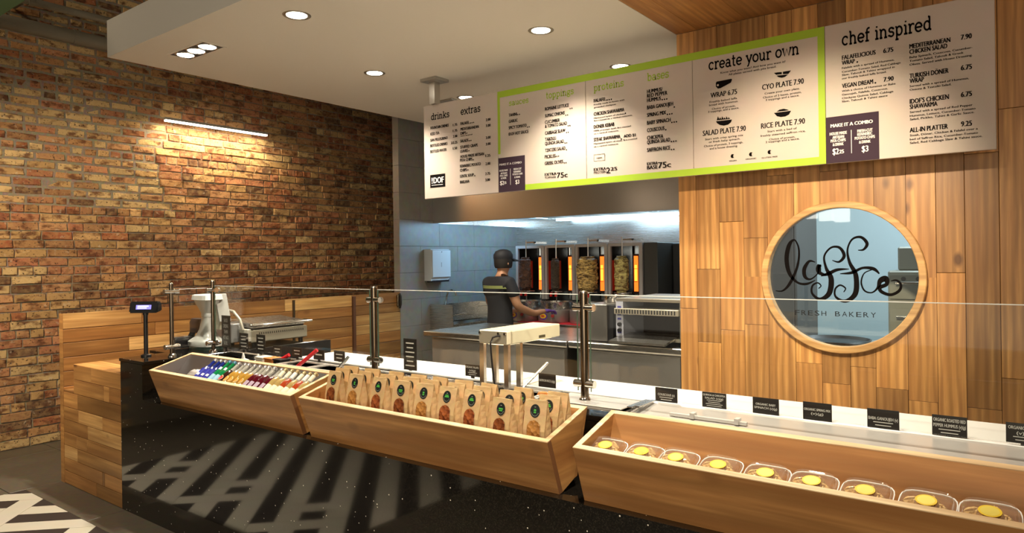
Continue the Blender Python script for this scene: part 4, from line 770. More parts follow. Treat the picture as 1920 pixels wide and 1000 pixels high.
def make_bottle(kind, cap):
    t = thing('drink_bottle', 'bottle', 'bottle', (0, 0, 0), 'drink bottles lying in the left bin'); big = kind in ('amber', 'red', 'cream', 'orange', 'cola')
    r = .0265
    MB().lathe([(0, 0), (r * .9, 0), (r, .004), (r, .085), (r * .92, .098), (r * .62, .118)], n=16).build('bottle_body', LQ[kind], t, smooth=True, local=True)
    MB().lathe([(r * .62, .118), (r * .48, .135), (r * .46, .172), (0, .172)], n=14).build('neck', LQ[kind] if kind in ('blue', 'green') else NECK, t, smooth=True, local=True)
    MB().lathe([(r * .50, .165), (r * .58, .168), (r * .55, .180), (0, .183)], n=16).build('cap', CAP[cap], t, smooth=True, local=True)
    if kind == 'blue': band(.03, .095, r + .0006, 180, 360).build('label_band', LAB['blue'], t, local=True); band(.045, .060, r + .001, 235, 305, 4).build('label_print', LAB['white'], t, local=True); band(.004, .018, r + .001, 215, 245, 4).build('red_spot', LAB['redslice'], t, local=True)
    if kind == 'green': band(.015, .068, r + .0006, 180, 360).build('label_band', LAB['pale'], t, local=True); band(.105, .122, r * .86, 230, 310, 4).build('neck_label', LAB['white'], t, local=True)
    if kind in ('amber', 'cola'):
        for nm, rr_, mt, o_ in (('slice_rind', .017, 'rind', .0010), ('slice', .0145, 'orange' if kind == 'amber' else 'redslice', .0016)):
            m = MB(); V = [(math.sin(rr_ * math.cos(R(q * 24)) / r) * (r + o_), -math.cos(rr_ * math.cos(R(q * 24)) / r) * (r + o_), .052 + rr_ * math.sin(R(q * 24))) for q in range(15)]; m.add(V + [(0, -r - o_, .052)], [(q, (q + 1) % 15, 15) for q in range(15)]); m.build(nm, LAB[mt], t, local=True)
    if kind == 'red': band(.02, .062, r + .0006, 225, 315, 5).build('label_band', LAB['lilac'], t, local=True)
    if kind in ('cream', 'orange'): band(.02, .062, r + .0006, 200, 340).build('label_band', LAB['cream'], t, local=True); band(.126, .162, r * .56, 180, 360).build('neck_label', LAB['cream' if kind == 'cream' else 'white'], t, local=True)
    return t
bp = {k: make_bottle(*k) for k in (('blue', 'silver'), ('green', 'blue'), ('cola', 'silver'), ('amber', 'silver'), ('red', 'silver'), ('cream', 'gold'), ('orange', 'gold'))}
seq = ['blue'] * 3 + ['green'] * 2 + ['cola'] + ['amber'] * 4 + ['red'] * 4 + ['cream'] * 2 + ['orange'] + ['cream'] * 1 + ['orange'] + ['cream'] * 1
desc = dict(blue='cobalt blue bottle with silver cap', green='green bottle with pale blue label', cola='dark drink bottle with red fruit slice', amber='amber drink bottle with orange slice label', red='dark red drink bottle with lilac label', cream='pale drink bottle with cream neck label', orange='red-orange drink bottle with white neck label')
cnt = {}
x = -3.66
for i, k in enumerate(seq):
    key = [q for q in bp if q[0] == k][0]; cnt[k] = cnt.get(k, 0) + 1
    put(bp[key], (x, 1.932, .850), rw.uniform(-3, 3), -53 + rw.uniform(-1, 1), '%s, %s such from the left, left bin' % (desc[k], ORD[cnt[k] - 1]), (.84, .84, 1)); x += (-2.77 + 3.66) / (len(seq) - 1)
CRUMP = clear('crumpled_film', (.80, .80, .80), 1.0, .35)
m = MB().lathe([(0, 0), (.03, .004), (.044, .02), (.046, .04), (.034, .058), (.012, .066), (0, .064)], (0, 0, 0), 12); rr2 = random.Random(8); m.v = [(a + rr2.uniform(-.006, .006), b + rr2.uniform(-.006, .006), c + rr2.uniform(-.004, .004)) for a, b, c in m.v]
m.v = [(a - 3.80, b + 2.03, max(c + .832, .832)) for a, b, c in m.v]; o = m.build('plastic_tub', CRUMP); o['label'] = 'crumpled clear plastic tub in the left corner of the left bin'; o['category'] = 'tub'
for i in range(9):
    xx = -4.0 + i * .042; o = MB().lathe([(0, 0), (.014, .003), (.019, .010), (.013, .018), (0, .021)], (xx, 1.935 + .012 * (i % 2), .826), 10, sx=1.1).build('wrapped_sweet', [LAB['white'], LAB['redslice']][i % 3 == 1], None, smooth=True); o['label'] = ('%s wrapped sweet from the left inside front edge of the left bin' % ORD[i]); o['category'] = 'sweet'; o['group'] = 'wrapped sweets in the left bin'
# ---------------- clear pastry boxes
PAS = chips('baklava', (.60, .36, .12), (.90, .66, .30)); YEL = plain('yellow_label', (.72, .50, .006), .5); YL2 = plain('yellow_label_print', (.80, .68, .12), .5)
def sq(a, rx, ry, e=4.0): c, s = math.cos(a), math.sin(a); k = (abs(c) ** e + abs(s) ** e) ** (-1 / e); return (rx * c * k, ry * s * k)
def make_tub():
    t = thing('pastry_box', 'box', 'box', (0, 0, 0), 'clear pastry boxes in the right bin'); N = 32
    def loft(prof):
        V = [(*sq(2 * math.pi * i / N, rx, ry), z) for rx, ry, z in prof for i in range(N)]; F = [(k * N + i, k * N + (i + 1) % N, (k + 1) * N + (i + 1) % N, (k + 1) * N + i) for k in range(len(prof) - 1) for i in range(N)]; return MB().add(V, F + [tuple(range(len(V) - N, len(V)))])
    m = loft([(.061, .052, .026), (.056, .047, .022), (.052, .043, .004), (.046, .038, 0)]); m.build('tray', PLASTIC, t, smooth=True, local=True)
    m = loft([(.063, .054, .0265), (.063, .054, .030), (.058, .049, .031), (.055, .046, .046), (.050, .041, .050), (.046, .037, .0485)]); ld = m.build('lid', PLASTIC, t, smooth=True, local=True)
    m = MB(); V = [(*sq(2 * math.pi * i / N, rx, ry), z) for rx, ry, z in ((.0615, .0525, .0305), (.064, .055, .0305), (.064, .055, .027), (.0615, .0525, .027)) for i in range(N)]; m.add(V, [(k * N + i, k * N + (i + 1) % N, ((k + 1) % 4) * N + (i + 1) % N, ((k + 1) % 4) * N + i) for k in range(4) for i in range(N)]); m.build('rim', plain('plastic_rim', (.78, .78, .76), .12), ld, smooth=True, local=True)
    m = MB().lathe([(0, .0512), (.024, .0512), (.024, .0506)], (0, -.004, 0), 24, sy=.85); y = m.build('label', YEL, t, local=True); MB().lathe([(.018, .0515), (.0195, .0515)], (0, -.004, 0), 24, sy=.85).build('label_ring', YL2, y, local=True)
    rg = random.Random(5)
    for (px, py, a, s) in ((-.030, .008, 20, 1), (.030, -.006, -25, 1), (-.004, -.012, 5, .9), (.008, .022, 60, .8)):
        m = MB().lathe([(0, 0), (.020, .001), (.024, .014), (.020, .030), (.010, .038), (0, .037)], (0, 0, 0), 10, sx=1.15 * s, sy=.85 * s); ca, sa = math.cos(R(a)), math.sin(R(a))
        m.v = [((q[0] + rg.uniform(-.003, .003)) * ca - q[1] * sa + px, (q[0]) * sa + (q[1] + rg.uniform(-.002, .002)) * ca + py, q[2] * (1 + rg.uniform(-.15, .15)) + .003) for q in m.v]; m.build('pastry', PAS, t, local=True)
    return t
tp = make_tub()
for i, (u, v) in enumerate([(1140, 838), (1208, 850), (1272, 856), (1351, 872), (1438, 886), (1525, 903), (1625, 918), (1739, 940), (1856, 957)]):
    x = atY(u, v, 2.0)[0]; put(tp, (x, 2.004, .842), rw.uniform(-3, 3), 22, 'clear pastry box with yellow sticker, %s from the left in the right bin' % ORD[i])
o = copy_tree(tp); o.location = (.03, 2.004, .842); o['label'] = 'clear pastry box past the right edge of the picture in the right bin'

# ================================================================== SNEEZE GUARD
YG = 2.38; PX = [(-4.275, 2.13), (-4.24, YG), (-2.70, YG), (-1.455, YG)]
def clampm(m, x, y, z, dx, dy): m.cyl((x - dx * .046, y - dy * .046, z), (x + dx * .046, y + dy * .046, z), .0155, 16); return m
for i, (x, y) in enumerate(PX):
    lab = ['left front post of the short end glass, beside the pole display', 'post where the end glass meets the long glass, by the white terminal', 'steel post behind the left part of the middle bin', 'steel post between the middle and right bins'][i]
    t = thing('glass_post', 'round upright ' + lab, 'post', (x, y, CT)); top = [1.378, 1.385, 1.368, 1.365][i]
    MB().cyl((x, y, CT), (x, y, top), .0125 if i < 2 else .0165, 16).build('pole', BRONZE, t, smooth=True)
    MB().lathe([(.026, 0), (.026, .006), (.019, .018), (.0165, .02)], (x, y, CT), 20).build('foot', CHROME, t, smooth=True)
    MB().lathe([(.0, top + .004), (.017 if i > 1 else .013, top), (.017 if i > 1 else .013, top - .006)], (x, y, 0), 16).build('post_cap', CHROME, t, smooth=True)
    for z in (1.325, .985) if i < 2 else (1.30, .995):
        m = MB(); clampm(m, x, y, z, 1 if i > 1 else .0, 0 if i > 1 else 1)
        if i == 1: clampm(m, x, y, z, 1, 0)
        m.build('clamp', CHROME, t, smooth=True, kind='stuff') if i == 1 else m.build('clamp', CHROME, t, smooth=True)
def pane(x0, y0, x1, y1, z0, z1, lab):
    t = thing('glass_screen', lab, 'glass panel', ((x0 + x1) / 2, (y0 + y1) / 2, z0)); e = .004
    if x0 == x1: bx(x0 - e, y0, z0, x0 + e, y1, z1 - .0012).build('pane', GLASS, t); bx(x0 - e, y0, z1 - .001, x0 + e, y1, z1 + .0015).build('top_edge', GEDGE, t)
    else:
        bx(x0, y0 - e, z0, x1, y0 + e, z1 - .0012).build('pane', GLASS, t); bx(x0, y0 - e, z1 - .001, x1, y0 + e, z1 + .0016).build('top_edge', GEDGE, t)
        for xx, in ((x0,), (x1,)): bx(xx - .0012, y0 - e, z0, xx, y0 + e, z1 - .001).build('side_edge', plain('glass_green_edge', (.12, .22, .17), .2), t)
pane(-4.275, 2.15, -4.275, 2.36, .965, 1.338, 'short clear end glass between the two left steel posts')
pane(-4.215, YG, -2.73, YG, .965, 1.352, 'clear glass screen behind the bottle bin'); pane(-2.67, YG, -1.485, YG, .965, 1.352, 'clear glass screen behind the chip bags'); pane(-1.425, YG, 1.2, YG, .965, 1.352, 'clear glass screen over the right bin in front of the plank wall')
t = thing('end_glass_post', 'unseen steel post at the far right end of the glass', 'post', (1.2, YG, CT)); MB().cyl((1.215, YG, CT), (1.215, YG, 1.365), .0165, 12).build('pole', BRONZE, t)

# ================================================================== NAME CARDS
TG = [(424, 592, 650, 16, 'tall black card with six white lines, leftmost by the glass post', ['SAUCES', 'DRESSING', 'TAHINI', 'HOT SAUCE', '& OIL'], []),
      (457, 625, 656, 16, 'black two-tier card right of the tallest left card, before the grill', [], 4), (489, 628, 661, 16, 'black two-tier card before the middle of the grill', [], 4), (520, 649, 666, 16, 'small black card below the right part of the grill', [], 2),
      (557, 652, 670, 18, 'small black card before the end of the black return counter', [], 2), (598, 656, 675, 20, 'small black card left of the taller red tongs', [], 1), (633, 659, 678, 20, 'small black card at the start of the white cutting board', [], 2),
      (766, 636, 694, 24, 'tall three-part black card behind the left glass post', [], 6), (883, 685, 706, 27, 'black card lettered ORGANIC FALAFEL', ['ORGANIC FALAFEL', '(v)(g)'], 2), (1023, 702, 727, 32, 'black card lettered SAFFRON RICE', ['', 'SAFFRON RICE (v)(g)', ''], 0),
      (1247, 729, 757, 41, 'black card lettered COUSCOUS', ['', 'COUSCOUS (v)'], 2), (1337, 738, 767, 45, 'black card lettered QUINOA & CHICKPEA SALAD', ['QUINOA & CHICKPEA', 'SALAD (v)(g)'], 4), (1434, 748, 779, 49, 'black card lettered ORGANIC BABY SPINACH', ['', 'ORGANIC BABY', 'SPINACH (v)(g)', ''], 0),
      (1531, 757, 790, 54, 'black card lettered ORGANIC SPRING MIX', ['', 'ORGANIC SPRING MIX', '(v)(g)', ''], 0), (1655, 770, 804, 60, 'black card lettered BABA GANOUJEH', ['', 'BABA GANOUJEH (v)'], 2), (1780, 782, 819, 66, 'black card lettered ORGANIC ROASTED RED PEPPER HUMMUS', ['ORGANIC ROASTED RED', 'PEPPER HUMMUS (v)(g)'], 2), (1922, 797, 833, 72, 'black card at the right edge of the picture lettered ORGANIC HUMMUS', ['ORGANIC HUMMUS', '(v)(g)'], 2)]
prep([s for g in TG for s in g[5] if s])
YTG = 2.478
for u, v0, v1, wpx, lab, ls, bars in TG:
    a = atY(u - wpx / 2, v1, YTG); b = atY(u + wpx / 2, v1, YTG); top = atY(u, v0, YTG)[2]; base = CT + .0125 if u > 617 else CT
    y = 2.49 if u > 617 else YTG; bot = min(max(atY(u, v1, y)[2], base), base + .02); 
    t = thing('name_card', lab, 'sign card', ((a[0] + b[0]) / 2, y, base), 'black name cards along the counter'); cd = bx(a[0], y, bot, b[0], y + .003, top).build('card', TAGB, t)
    MB().prism([(y + .003, base), (y + .02, base), (y + .003, min(base + .03, top))], 'X', (a[0] + b[0]) / 2 - .006, (a[0] + b[0]) / 2 + .006).build('card_foot', PLASTIC, t)
    if bot > base: bx((a[0] + b[0]) / 2 - .01, y, base, (a[0] + b[0]) / 2 + .01, y + .003, bot).build('stem', TAGB, t)
    m = MB(); nb = bars if isinstance(bars, int) else 0; n = len(ls) + nb * .6; hh = (top - bot) / (n + .6); z = top - hh * .3; W = b[0] - a[0]
    for s in ls:
        if s: f = min(.92, .055 * len(s) + .1) if len(s) > 4 else .3; word(m, s, a[0] + W * (1 - f) / 2, a[0] + W * (1 + f) / 2, z - hh * .85, hh * .62, y - .0006, .0002)
        z -= hh
    for k in range(nb): f = (.62, .5, .7)[k % 3]; flat(m, a[0] + W * (1 - f) / 2, z - hh * .38, a[0] + W * (1 + f) / 2, z - hh * .22, y - .0006); z -= hh * .6
    m.build('card_lettering', TAGT, cd)
# ================================================================== ON THE COUNTER
t = thing('pole_display', 'black customer pole display with small violet screen at left end of counter', 'display', (-4.42, 2.03, CT))
dx, dy = -4.44, 2.05
MB().lathe([(0, 0), (.03, 0), (.03, .008), (.018, .014), (0, .014)], (dx, dy, CT), 20).build('base', BLACK, t, smooth=True)
MB().cyl((dx, dy, CT + .01), (dx, dy, 1.205), .0125, 14).lathe([(.0165, 1.18), (.0165, 1.21), (0, 1.212)], (dx, dy, 0), 14).build('pole', BLACK, t, smooth=True)
m = MB().prism([(-.028, 1.195), (.03, 1.205), (.024, 1.262), (-.012, 1.266)], 'X', -.082, .082); m.prism([(-.024, 1.203), (.024, 1.21), (.018, 1.255), (-.01, 1.256)], 'X', -.09, .09)
a = R(36); rot = lambda p: (p[0] * math.cos(a) - p[1] * math.sin(a) + dx, p[0] * math.sin(a) + p[1] * math.cos(a) + dy, p[2])
m.v = [rot(p) for p in m.v]; hd = m.build('display_head', BLACK, t)
m = MB(); zc = lambda z: -.028 + (z - 1.195) * .016 / .071 - .0015
m.add([(x, zc(z), z) for x, z in ((-.048, 1.217), (.048, 1.217), (.048, 1.244), (-.048, 1.244))], [(0, 1, 2, 3)]); m.v = [rot(p) for p in m.v]; sc_ = m.build('screen', emit('violet_screen', (.30, .26, .85), .9), hd)
m = MB(); 
for k in range(2): m.add([(x, zc(z) - .001, z) for x, z in ((-.038, 1.222 + k * .011), (.02 + k * .012, 1.222 + k * .011), (.02 + k * .012, 1.229 + k * .011), (-.038, 1.229 + k * .011))], [(0, 1, 2, 3)])
m.v = [rot(p) for p in m.v]; m.build('screen_text', emit('violet_text', (.75, .72, 1.0), 1.1), sc_)

# white point-of-sale terminal on a curved stand
PW = plain('white_casing', (.62, .64, .62), .3)
t = thing('sales_terminal', 'white sales terminal on a flaring curved stand behind the end glass', 'terminal', (-4.48, 2.46, CT)); tx, ty = -4.475, 2.46
def loftr(mb, secs, n=24, e=3.0):
    V = [(cx + sq(2 * math.pi * i / n, rx, ry, e)[0], cy + sq(2 * math.pi * i / n, rx, ry, e)[1], z) for cx, cy, z, rx, ry in secs for i in range(n)]
    F = [(k * n + i, k * n + (i + 1) % n, (k + 1) * n + (i + 1) % n, (k + 1) * n + i) for k in range(len(secs) - 1) for i in range(n)]; return mb.add(V, F + [tuple(range(n)), tuple(range(len(V) - n, len(V)))])
loftr(MB(), [(tx, ty, CT + .022, .13, .09), (tx, ty, CT + .05, .13, .09), (tx + .005, ty, CT + .062, .115, .08), (tx + .01, ty, CT + .085, .075, .06), (tx + .02, ty, CT + .13, .052, .045), (tx + .028, ty, CT + .19, .042, .038), (tx + .032, ty, CT + .215, .038, .036)]).build('stand', PW, t, smooth=True)
loftr(MB(), [(tx, ty, CT, .12, .085), (tx, ty, CT + .022, .125, .088)]).build('foot_plate', plain('glass_green', (.10, .16, .14), .2), t)
loftr(MB(), [(tx + .032, ty, CT + .215, .040, .038), (tx + .032, ty, CT + .225, .042, .040), (tx + .03, ty, CT + .24, .038, .038), (tx + .028, ty, CT + .268, .055, .048), (tx + .024, ty, CT + .31, .088, .062), (tx + .022, ty, CT + .33, .096, .066)], e=3).build('neck', PW, t, smooth=True)
loftr(MB(), [(tx + .022, ty, CT + .33, .098, .068), (tx + .022, ty, CT + .36, .092, .064), (tx + .03, ty, CT + .366, .08, .055)], e=8).build('head_cover', plain('white_casing2', (.78, .80, .79), .25), t)
m = MB().prism([(tx + .03, CT + .36), (tx + .08, CT + .365), (tx + .13, CT + .19), (tx + .12, CT + .13), (tx + .06, CT + .13)], 'Y', ty + .03, ty + .09); m.build('screen_housing', plain('ivory_casing', (.66, .62, .48), .4), t)
MB().prism([(tx + .08, CT + .367), (tx + .090, CT + .362), (tx + .142, CT + .185), (tx + .13, CT + .185)], 'Y', ty + .02, ty + .10).build('screen_edge', plain('grey_casing', (.35, .35, .34), .3), t)
t = thing('card_reader', 'black rounded card reader left of the white terminal', 'card reader', (-4.62, 2.40, CT))
MB().box(-4.69, 2.33, CT, -4.63, 2.47, CT + .075, bev=.004).build('reader_stand', BLACK, t)
loftr(MB(), [(-4.60, 2.47, CT + .10, .075, .03), (-4.60, 2.475, CT + .17, .08, .035), (-4.60, 2.48, CT + .195, .07, .03)]).build('reader_body', plain('reader_navy', (.02, .022, .035), .35), t, smooth=True)
MB().cyl((-4.655, 2.45, CT + .07), (-4.63, 2.47, CT + .13), .02).build('reader_arm', BLACK, t)
# contact grill
GX0, GX1, GY0, GY1 = -4.66, -4.32, 2.70, 3.16; GB = plain('grill_casing', (.50, .47, .38), .35, .6)
t = thing('contact_grill', 'steel panini contact grill with long handle and slotted side on the black return', 'grill', (-4.49, 2.93, CT))
b0 = bx(GX0, GY0, CT + .02, GX1, GY1, CT + .105, bev=.006).build('base', GB, t)
m = MB()
for k in range(22): y = GY0 + .06 + k * .017; m.box(GX1 - .002, y, CT + .074, GX1 + .0012, y + .006, CT + .088)
m.build('vent_slots', BLACK, b0, kind='stuff')
bx(GX0 + .02, GY0 + .03, CT + .105, GX1 - .02, GY1 - .02, CT + .118).build('lower_plate', BLACK, t)
MB().prism([(GX0 + .02, CT + .120), (GX1 - .01, CT + .120), (GX1 - .015, CT + .150), (GX0 + .03, CT + .170)], 'Y', GY0 + .02, GY1 - .02).build('lid', STEEL, t)
MB().tube([(GX1 - .06, GY0 + .03, CT + .135), (GX1 + .005, GY0 + .0, CT + .137), (GX1 + .012, GY0 + .02, CT + .137), (GX1 + .012, GY1 + .03, CT + .139), (GX1 - .06, GY1 + .01, CT + .142)], .009, 10).build('handle', CHROME, t, smooth=True)
for y in (GY0 + .04, GY1 - .04):
    for x in (GX0 + .03, GX1 - .03): MB().cyl((x, y, CT), (x, y, CT + .02), .016).build('leg', BLACK, t)
bx(GX0 - .0, GY0 - .075, CT + .02, GX1 - .12, GY0, CT + .15, bev=.004).build('hinge_box', plain('grill_grey', (.34, .34, .35), .35, .4), t)
bx(GX1 - .10, GY0 - .03, CT + .03, GX1 - .0, GY0, CT + .115, bev=.003).build('control_box', plain('grill_light', (.60, .58, .52), .35, .2), t)
MB().tube([(-4.62, 2.66, CT + .15), (-4.60, 2.655, CT + .21), (-4.53, 2.65, CT + .245), (-4.45, 2.65, CT + .235), (-4.39, 2.66, CT + .18), (-4.37, 2.67, CT + .11)], .010, 10).build('conduit', plain('grey_hose', (.48, .45, .38), .4, .4), t, smooth=True)
bx(-4.56, 3.20, CT, -4.545, 3.215, 1.205).build('rod', BRONZE, None, label='thin upright dark rod on the return counter beyond the grill', category='rod')
bx(-4.170, 2.50, .60, -4.155, 3.24, CT - .001).build('side_board', BLACK, bpy.data.objects['service_counter'])
# heat lamp
t = thing('heat_lamp', 'cream box heat lamp on four steel legs over the food wells', 'heat lamp', (-1.9, 2.4, CT)); LX0, LX1, LY0 = -1.982, -1.822, 2.352
far = atX(1050, 607, LX1)[1]
bd = bx(LX0, LY0, 1.128, LX1, far, 1.187, bev=.004).build('lamp_body', CREAM, t)
bx(LX0 + .004, LY0 - .003, 1.132, LX1 - .004, LY0, 1.184).build('end_plate', plain('grey_plate', (.36, .34, .27), .4, .4), t)
bx(LX0 + .03, LY0 + .03, 1.122, LX1 - .03, far - .03, 1.128).build('heating_element', emit('warm_element', (1, .75, .45), 2.5), t)
bx(LX1, LY0 + .235, 1.136, LX1 + .001, LY0 + .285, 1.148).build('rating_plate', plain('brown_plate', (.08, .07, .04), .5), bd)
for x in (LX0 + .012, LX1 - .012):
    for y in (LY0 + .012, LY0 + .10): bx(x - .012, y - .009, CT + .0005, x + .012, y + .009, 1.128).build('leg', STEELV, t)
for x in (LX0 + .01, LX1 - .045, LX1 - .01): MB().lathe([(0, -.006), (.006, -.006), (.006, 0)], (x, LY0 - .003, 1.176), 10, 'Y').build('screw', CHROME, t)
MB().tube([(-1.858, LY0 - .006, 1.165), (-1.862, LY0 - .016, 1.168), (-1.885, LY0 - .022, 1.160), (-1.905, LY0 - .014, 1.13), (-1.910, LY0 + .0, 1.05), (-1.905, LY0 + .005, .98), (-1.90, LY0 + .01, CT + .002)], .0045, 8).build('cord', BLACK, t, smooth=True)
# tongs, bottles, pans in the wells
RED = plain('red_grip', (.62, .02, .03), .35)
def lab(o, l, c, g=None):
    o['label'] = l; o['category'] = c
    if g: o['group'] = g
    return o
for (p, q, l) in (((-3.60, 2.40, .90), (-3.50, 2.43, .955), 'shorter red tongs lying in the well left of the name cards'), ((-3.36, 2.38, .90), (-3.25, 2.44, 1.0), 'taller red tongs standing out of the well beside the white board')):
    t = thing('tongs', l, 'tongs', p); MB().cyl(p, q, .011, 8).build('grip', RED, t); d = [(q[i] - p[i]) for i in range(3)]; MB().cyl([p[i] - d[i] * .35 for i in range(3)], p, .006, 8).build('tip', STEEL, t)
for i, (x, y, l) in enumerate(((-3.93, 2.40, 'small white squeeze bottle with pointed nozzle in the dark well'), (-3.80, 2.42, 'second white squeeze bottle, wider, left of the orange sauce tub'))):
    t = thing('squeeze_bottle', l, 'bottle', (x, y, .74)); MB().lathe([(0, 0), (.035, 0), (.035, .13), (.032, .145)], (x, y, .74), 18).build('bottle_body', plain('white_squeeze', (.75, .74, .70), .4), t, smooth=True)
    MB().lathe([(.034, .145), (.034, .155), (.012, .165), (.004, .20), (0, .20)], (x, y, .74), 16).build('nozzle_cap', plain('white_squeeze2', (.82, .81, .78), .35), t, smooth=True)
for (x, y, c, l) in ((-3.71, 2.40, (.75, .72, .62), 'white lidded sauce tub in the dark well'), (-3.62, 2.40, (.55, .20, .05), 'orange sauce tub between white tub and black tub'), (-3.53, 2.40, (.012, .012, .015), 'black square tub beside the shorter red tongs')):
    t = thing('sauce_tub', l, 'tub', (x, y, .74)); bx(x - .035, y - .035, .74, x + .035, y + .035, .925, bev=.004).build('tub_body', plain('tub%.2f' % c[0], c, .4), t); bx(x - .037, y - .037, .925, x + .037, y + .037, .935, bev=.002).build('lid', plain('tub%.2f' % c[0], c, .4), t)
for i, x in enumerate((-2.46, -2.20, -2.02)):
    o = MB().lathe([(0, -.05), (.05, -.05), (.055, 0), (.062, .003), (.062, .005), (.052, .003), (.046, -.045), (0, -.045)], (x, 2.38, CT + .003), 28).build('round_insert', STEEL, None, smooth=True); lab(o, '%s round steel insert from the left in the wells behind the chip bags' % ORD[i], 'pan', 'round inserts')
t = thing('ladle', 'steel ladle with dark handle lying over the round inserts', 'ladle', (-2.35, 2.4, CT)); MB().cyl((-2.62, 2.42, CT + .012), (-2.36, 2.38, CT + .016), .005).build('handle', BLACK, t); MB().lathe([(0, -.02), (.02, -.014), (.03, .0), (.031, .001)], (-2.335, 2.38, CT + .018), 16).build('bowl', STEEL, t, smooth=True)
m = MB().box(-1.93, 2.30, CT - .03, -1.62, 2.47, CT - .026).box(-1.93, 2.30, CT - .026, -1.925, 2.47, CT + .01).box(-1.625, 2.30, CT - .026, -1.62, 2.47, CT + .01).box(-1.925, 2.462, CT - .026, -1.625, 2.47, CT + .006).box(-1.925, 2.30, CT - .026, -1.625, 2.305, CT + .004)
lab(m.build('steel_tray', STEEL), 'shallow open steel tray holding one falafel ball', 'tray')
m = MB().lathe([(0, 0), (.016, .002), (.026, .012), (.027, .022), (.019, .036), (0, .040)], (-1.675, 2.40, CT - .026), 16); lab(m.build('falafel_ball', plain('falafel', (.62, .22, .04), .7, bump=1, bscale=90), None, smooth=True), 'round orange-brown falafel ball in the steel tray', 'food')
t = thing('serving_spoon', 'serving spoon leaning up out of the steel tray behind the bags', 'spoon', (-1.80, 2.44, CT)); MB().cyl((-1.84, 2.44, CT - .02), (-1.80, 2.62, 1.02), .007).build('handle', STEEL, t); MB().lathe([(0, -.006), (.02, -.003), (.026, .003)], (-1.84, 2.43, CT - .018), 14).build('bowl', STEEL, t)
bx(-1.58, 2.30, CT + .003, -1.25, 2.47, CT + .008, bev=.002).build('well_cover', SATIN, None, label='flat steel cover over the well right of the falafel tray', category='cover')
t = thing('steel_scoop', 'pair of steel scoops lying right of the well cover', 'scoop', (-1.24, 2.42, CT)); MB().box(-1.236, 2.32, CT + .012, -1.216, 2.475, CT + .017).box(-1.212, 2.34, CT + .012, -1.195, 2.48, CT + .018).build('scoop_blades', STEEL, t, kind='stuff')
lab(MB().cyl((-3.06, 2.44, CT - .01), (-3.02, 2.475, CT + .05), .009).build('steel_tongs', CHROME), 'short steel tongs end sticking up right of the tall red tongs', 'tongs')

# ================================================================== KITCHEN
def table(x0, x1, y0, y1, z, label, name='work_table'):
    t = thing(name, label, 'table', ((x0 + x1) / 2, y0, 0)); MB().prism([(y0, z - .035), (y0 + .008, z - .045), (y0 + .02, z - .045), (y0 + .02, z - .03), (y1, z - .03), (y1, z), (y0 + .006, z), (y0, z - .006)], 'X', x0, x1).build('table_top', STEEL, t)
    bx(x0 + .05, y0 + .05, .12, x1 - .02, y1 - .02, z - .03).build('cabinet_body', STEELV, t); n = max(1, round((x1 - x0) / .75))
    for k in range(n): a = x0 + .06 + (x1 - x0 - .09) * k / n; b = x0 + .06 + (x1 - x0 - .09) * (k + 1) / n - .008; bx(a, y0 + .035, .14, b, y0 + .05, z - .06, bev=.003).build('door', plain('door_steel', (.50, .49, .47), .26, .75), t)
    for x in (x0 + .07, x1 - .06):
        for y in (y0 + .09, y1 - .06): MB().cyl((x, y, 0), (x, y, .12), .02).build('leg', CHROME, t)
    return t
xt = atY(1062, 640, 4.08)[0]
table(-4.03, xt - .004, 4.08, 4.90, .916, 'steel work table in the kitchen beside the grey tiled wall'); table(xt + .004, -1.78, 4.10, 4.90, .916, 'steel work table carrying the conveyor toaster, against the plank wall')
# broiler shelf
t = thing('broiler_stand', 'low steel stand with red mats carrying the four vertical broilers', 'table', (-3.7, 6.3, 0))
bx(-4.66, 5.78, .80, -2.2, 7.12, .835, bev=.003).build('stand_top', STEEL, t)
for k in range(2): bx(-4.36 + k * .92, 5.80, .8352, -3.50 + k * .92, 6.02, .841).build('mat', plain('red_mat', (.55, .015, .03), .55), t)
for x in (-4.62, -3.5, -2.26):
    for y in (5.84, 7.06): bx(x - .02, y - .02, 0, x + .02, y + .02, .80).build('leg', STEELV, t)
bx(-4.60, 5.9, .25, -2.25, 7.05, .28).build('lower_shelf', STEEL, t)
FIRE = emit('burner_glow', (1.0, .13, .012), 1.5); FIRE2 = emit('burner_core', (1.0, .36, .03), 1.7); REDP = plain('red_glow_panel', (.20, .010, .006), .4)
REDP.node_tree.nodes['Principled BSDF'].inputs['Emission Color'].default_value = (1, .04, .01, 1); REDP.node_tree.nodes['Principled BSDF'].inputs['Emission Strength'].default_value = .05  # faint emission puts a red glow on the inner side wall
SHD = plain('shield_steel', (.30, .33, .36), .18, 1.0); DARKM = plain('dark_cavity', (.02, .018, .018), .4)
def meat(name, c1, c2, sc):
    m, n, l, b = newmat(name); setp(b, rough=.45); tc = n.new('ShaderNodeTexCoord'); mp = n.new('ShaderNodeMapping'); mp.inputs['Scale'].default_value = (1, 1, 2.2); l.new(tc.outputs['Object'], mp.inputs[0])
    v = n.new('ShaderNodeTexNoise'); v.inputs['Scale'].default_value = sc; v.inputs['Detail'].default_value = 6; v.inputs['Distortion'].default_value = 1.5; l.new(mp.outputs[0], v.inputs[0])
    r = n.new('ShaderNodeValToRGB'); r.color_ramp.elements[0].position = .38; r.color_ramp.elements[1].position = .62; r.color_ramp.elements[0].color = (*c1, 1); r.color_ramp.elements[1].color = (*c2, 1); l.new(v.outputs['Fac'], r.inputs[0]); l.new(r.outputs[0], b.inputs[0])
    q = n.new('ShaderNodeBump'); q.inputs['Distance'].default_value = .02; l.new(v.outputs['Fac'], q.inputs['Height']); l.new(q.outputs[0], b.inputs['Normal']); return m
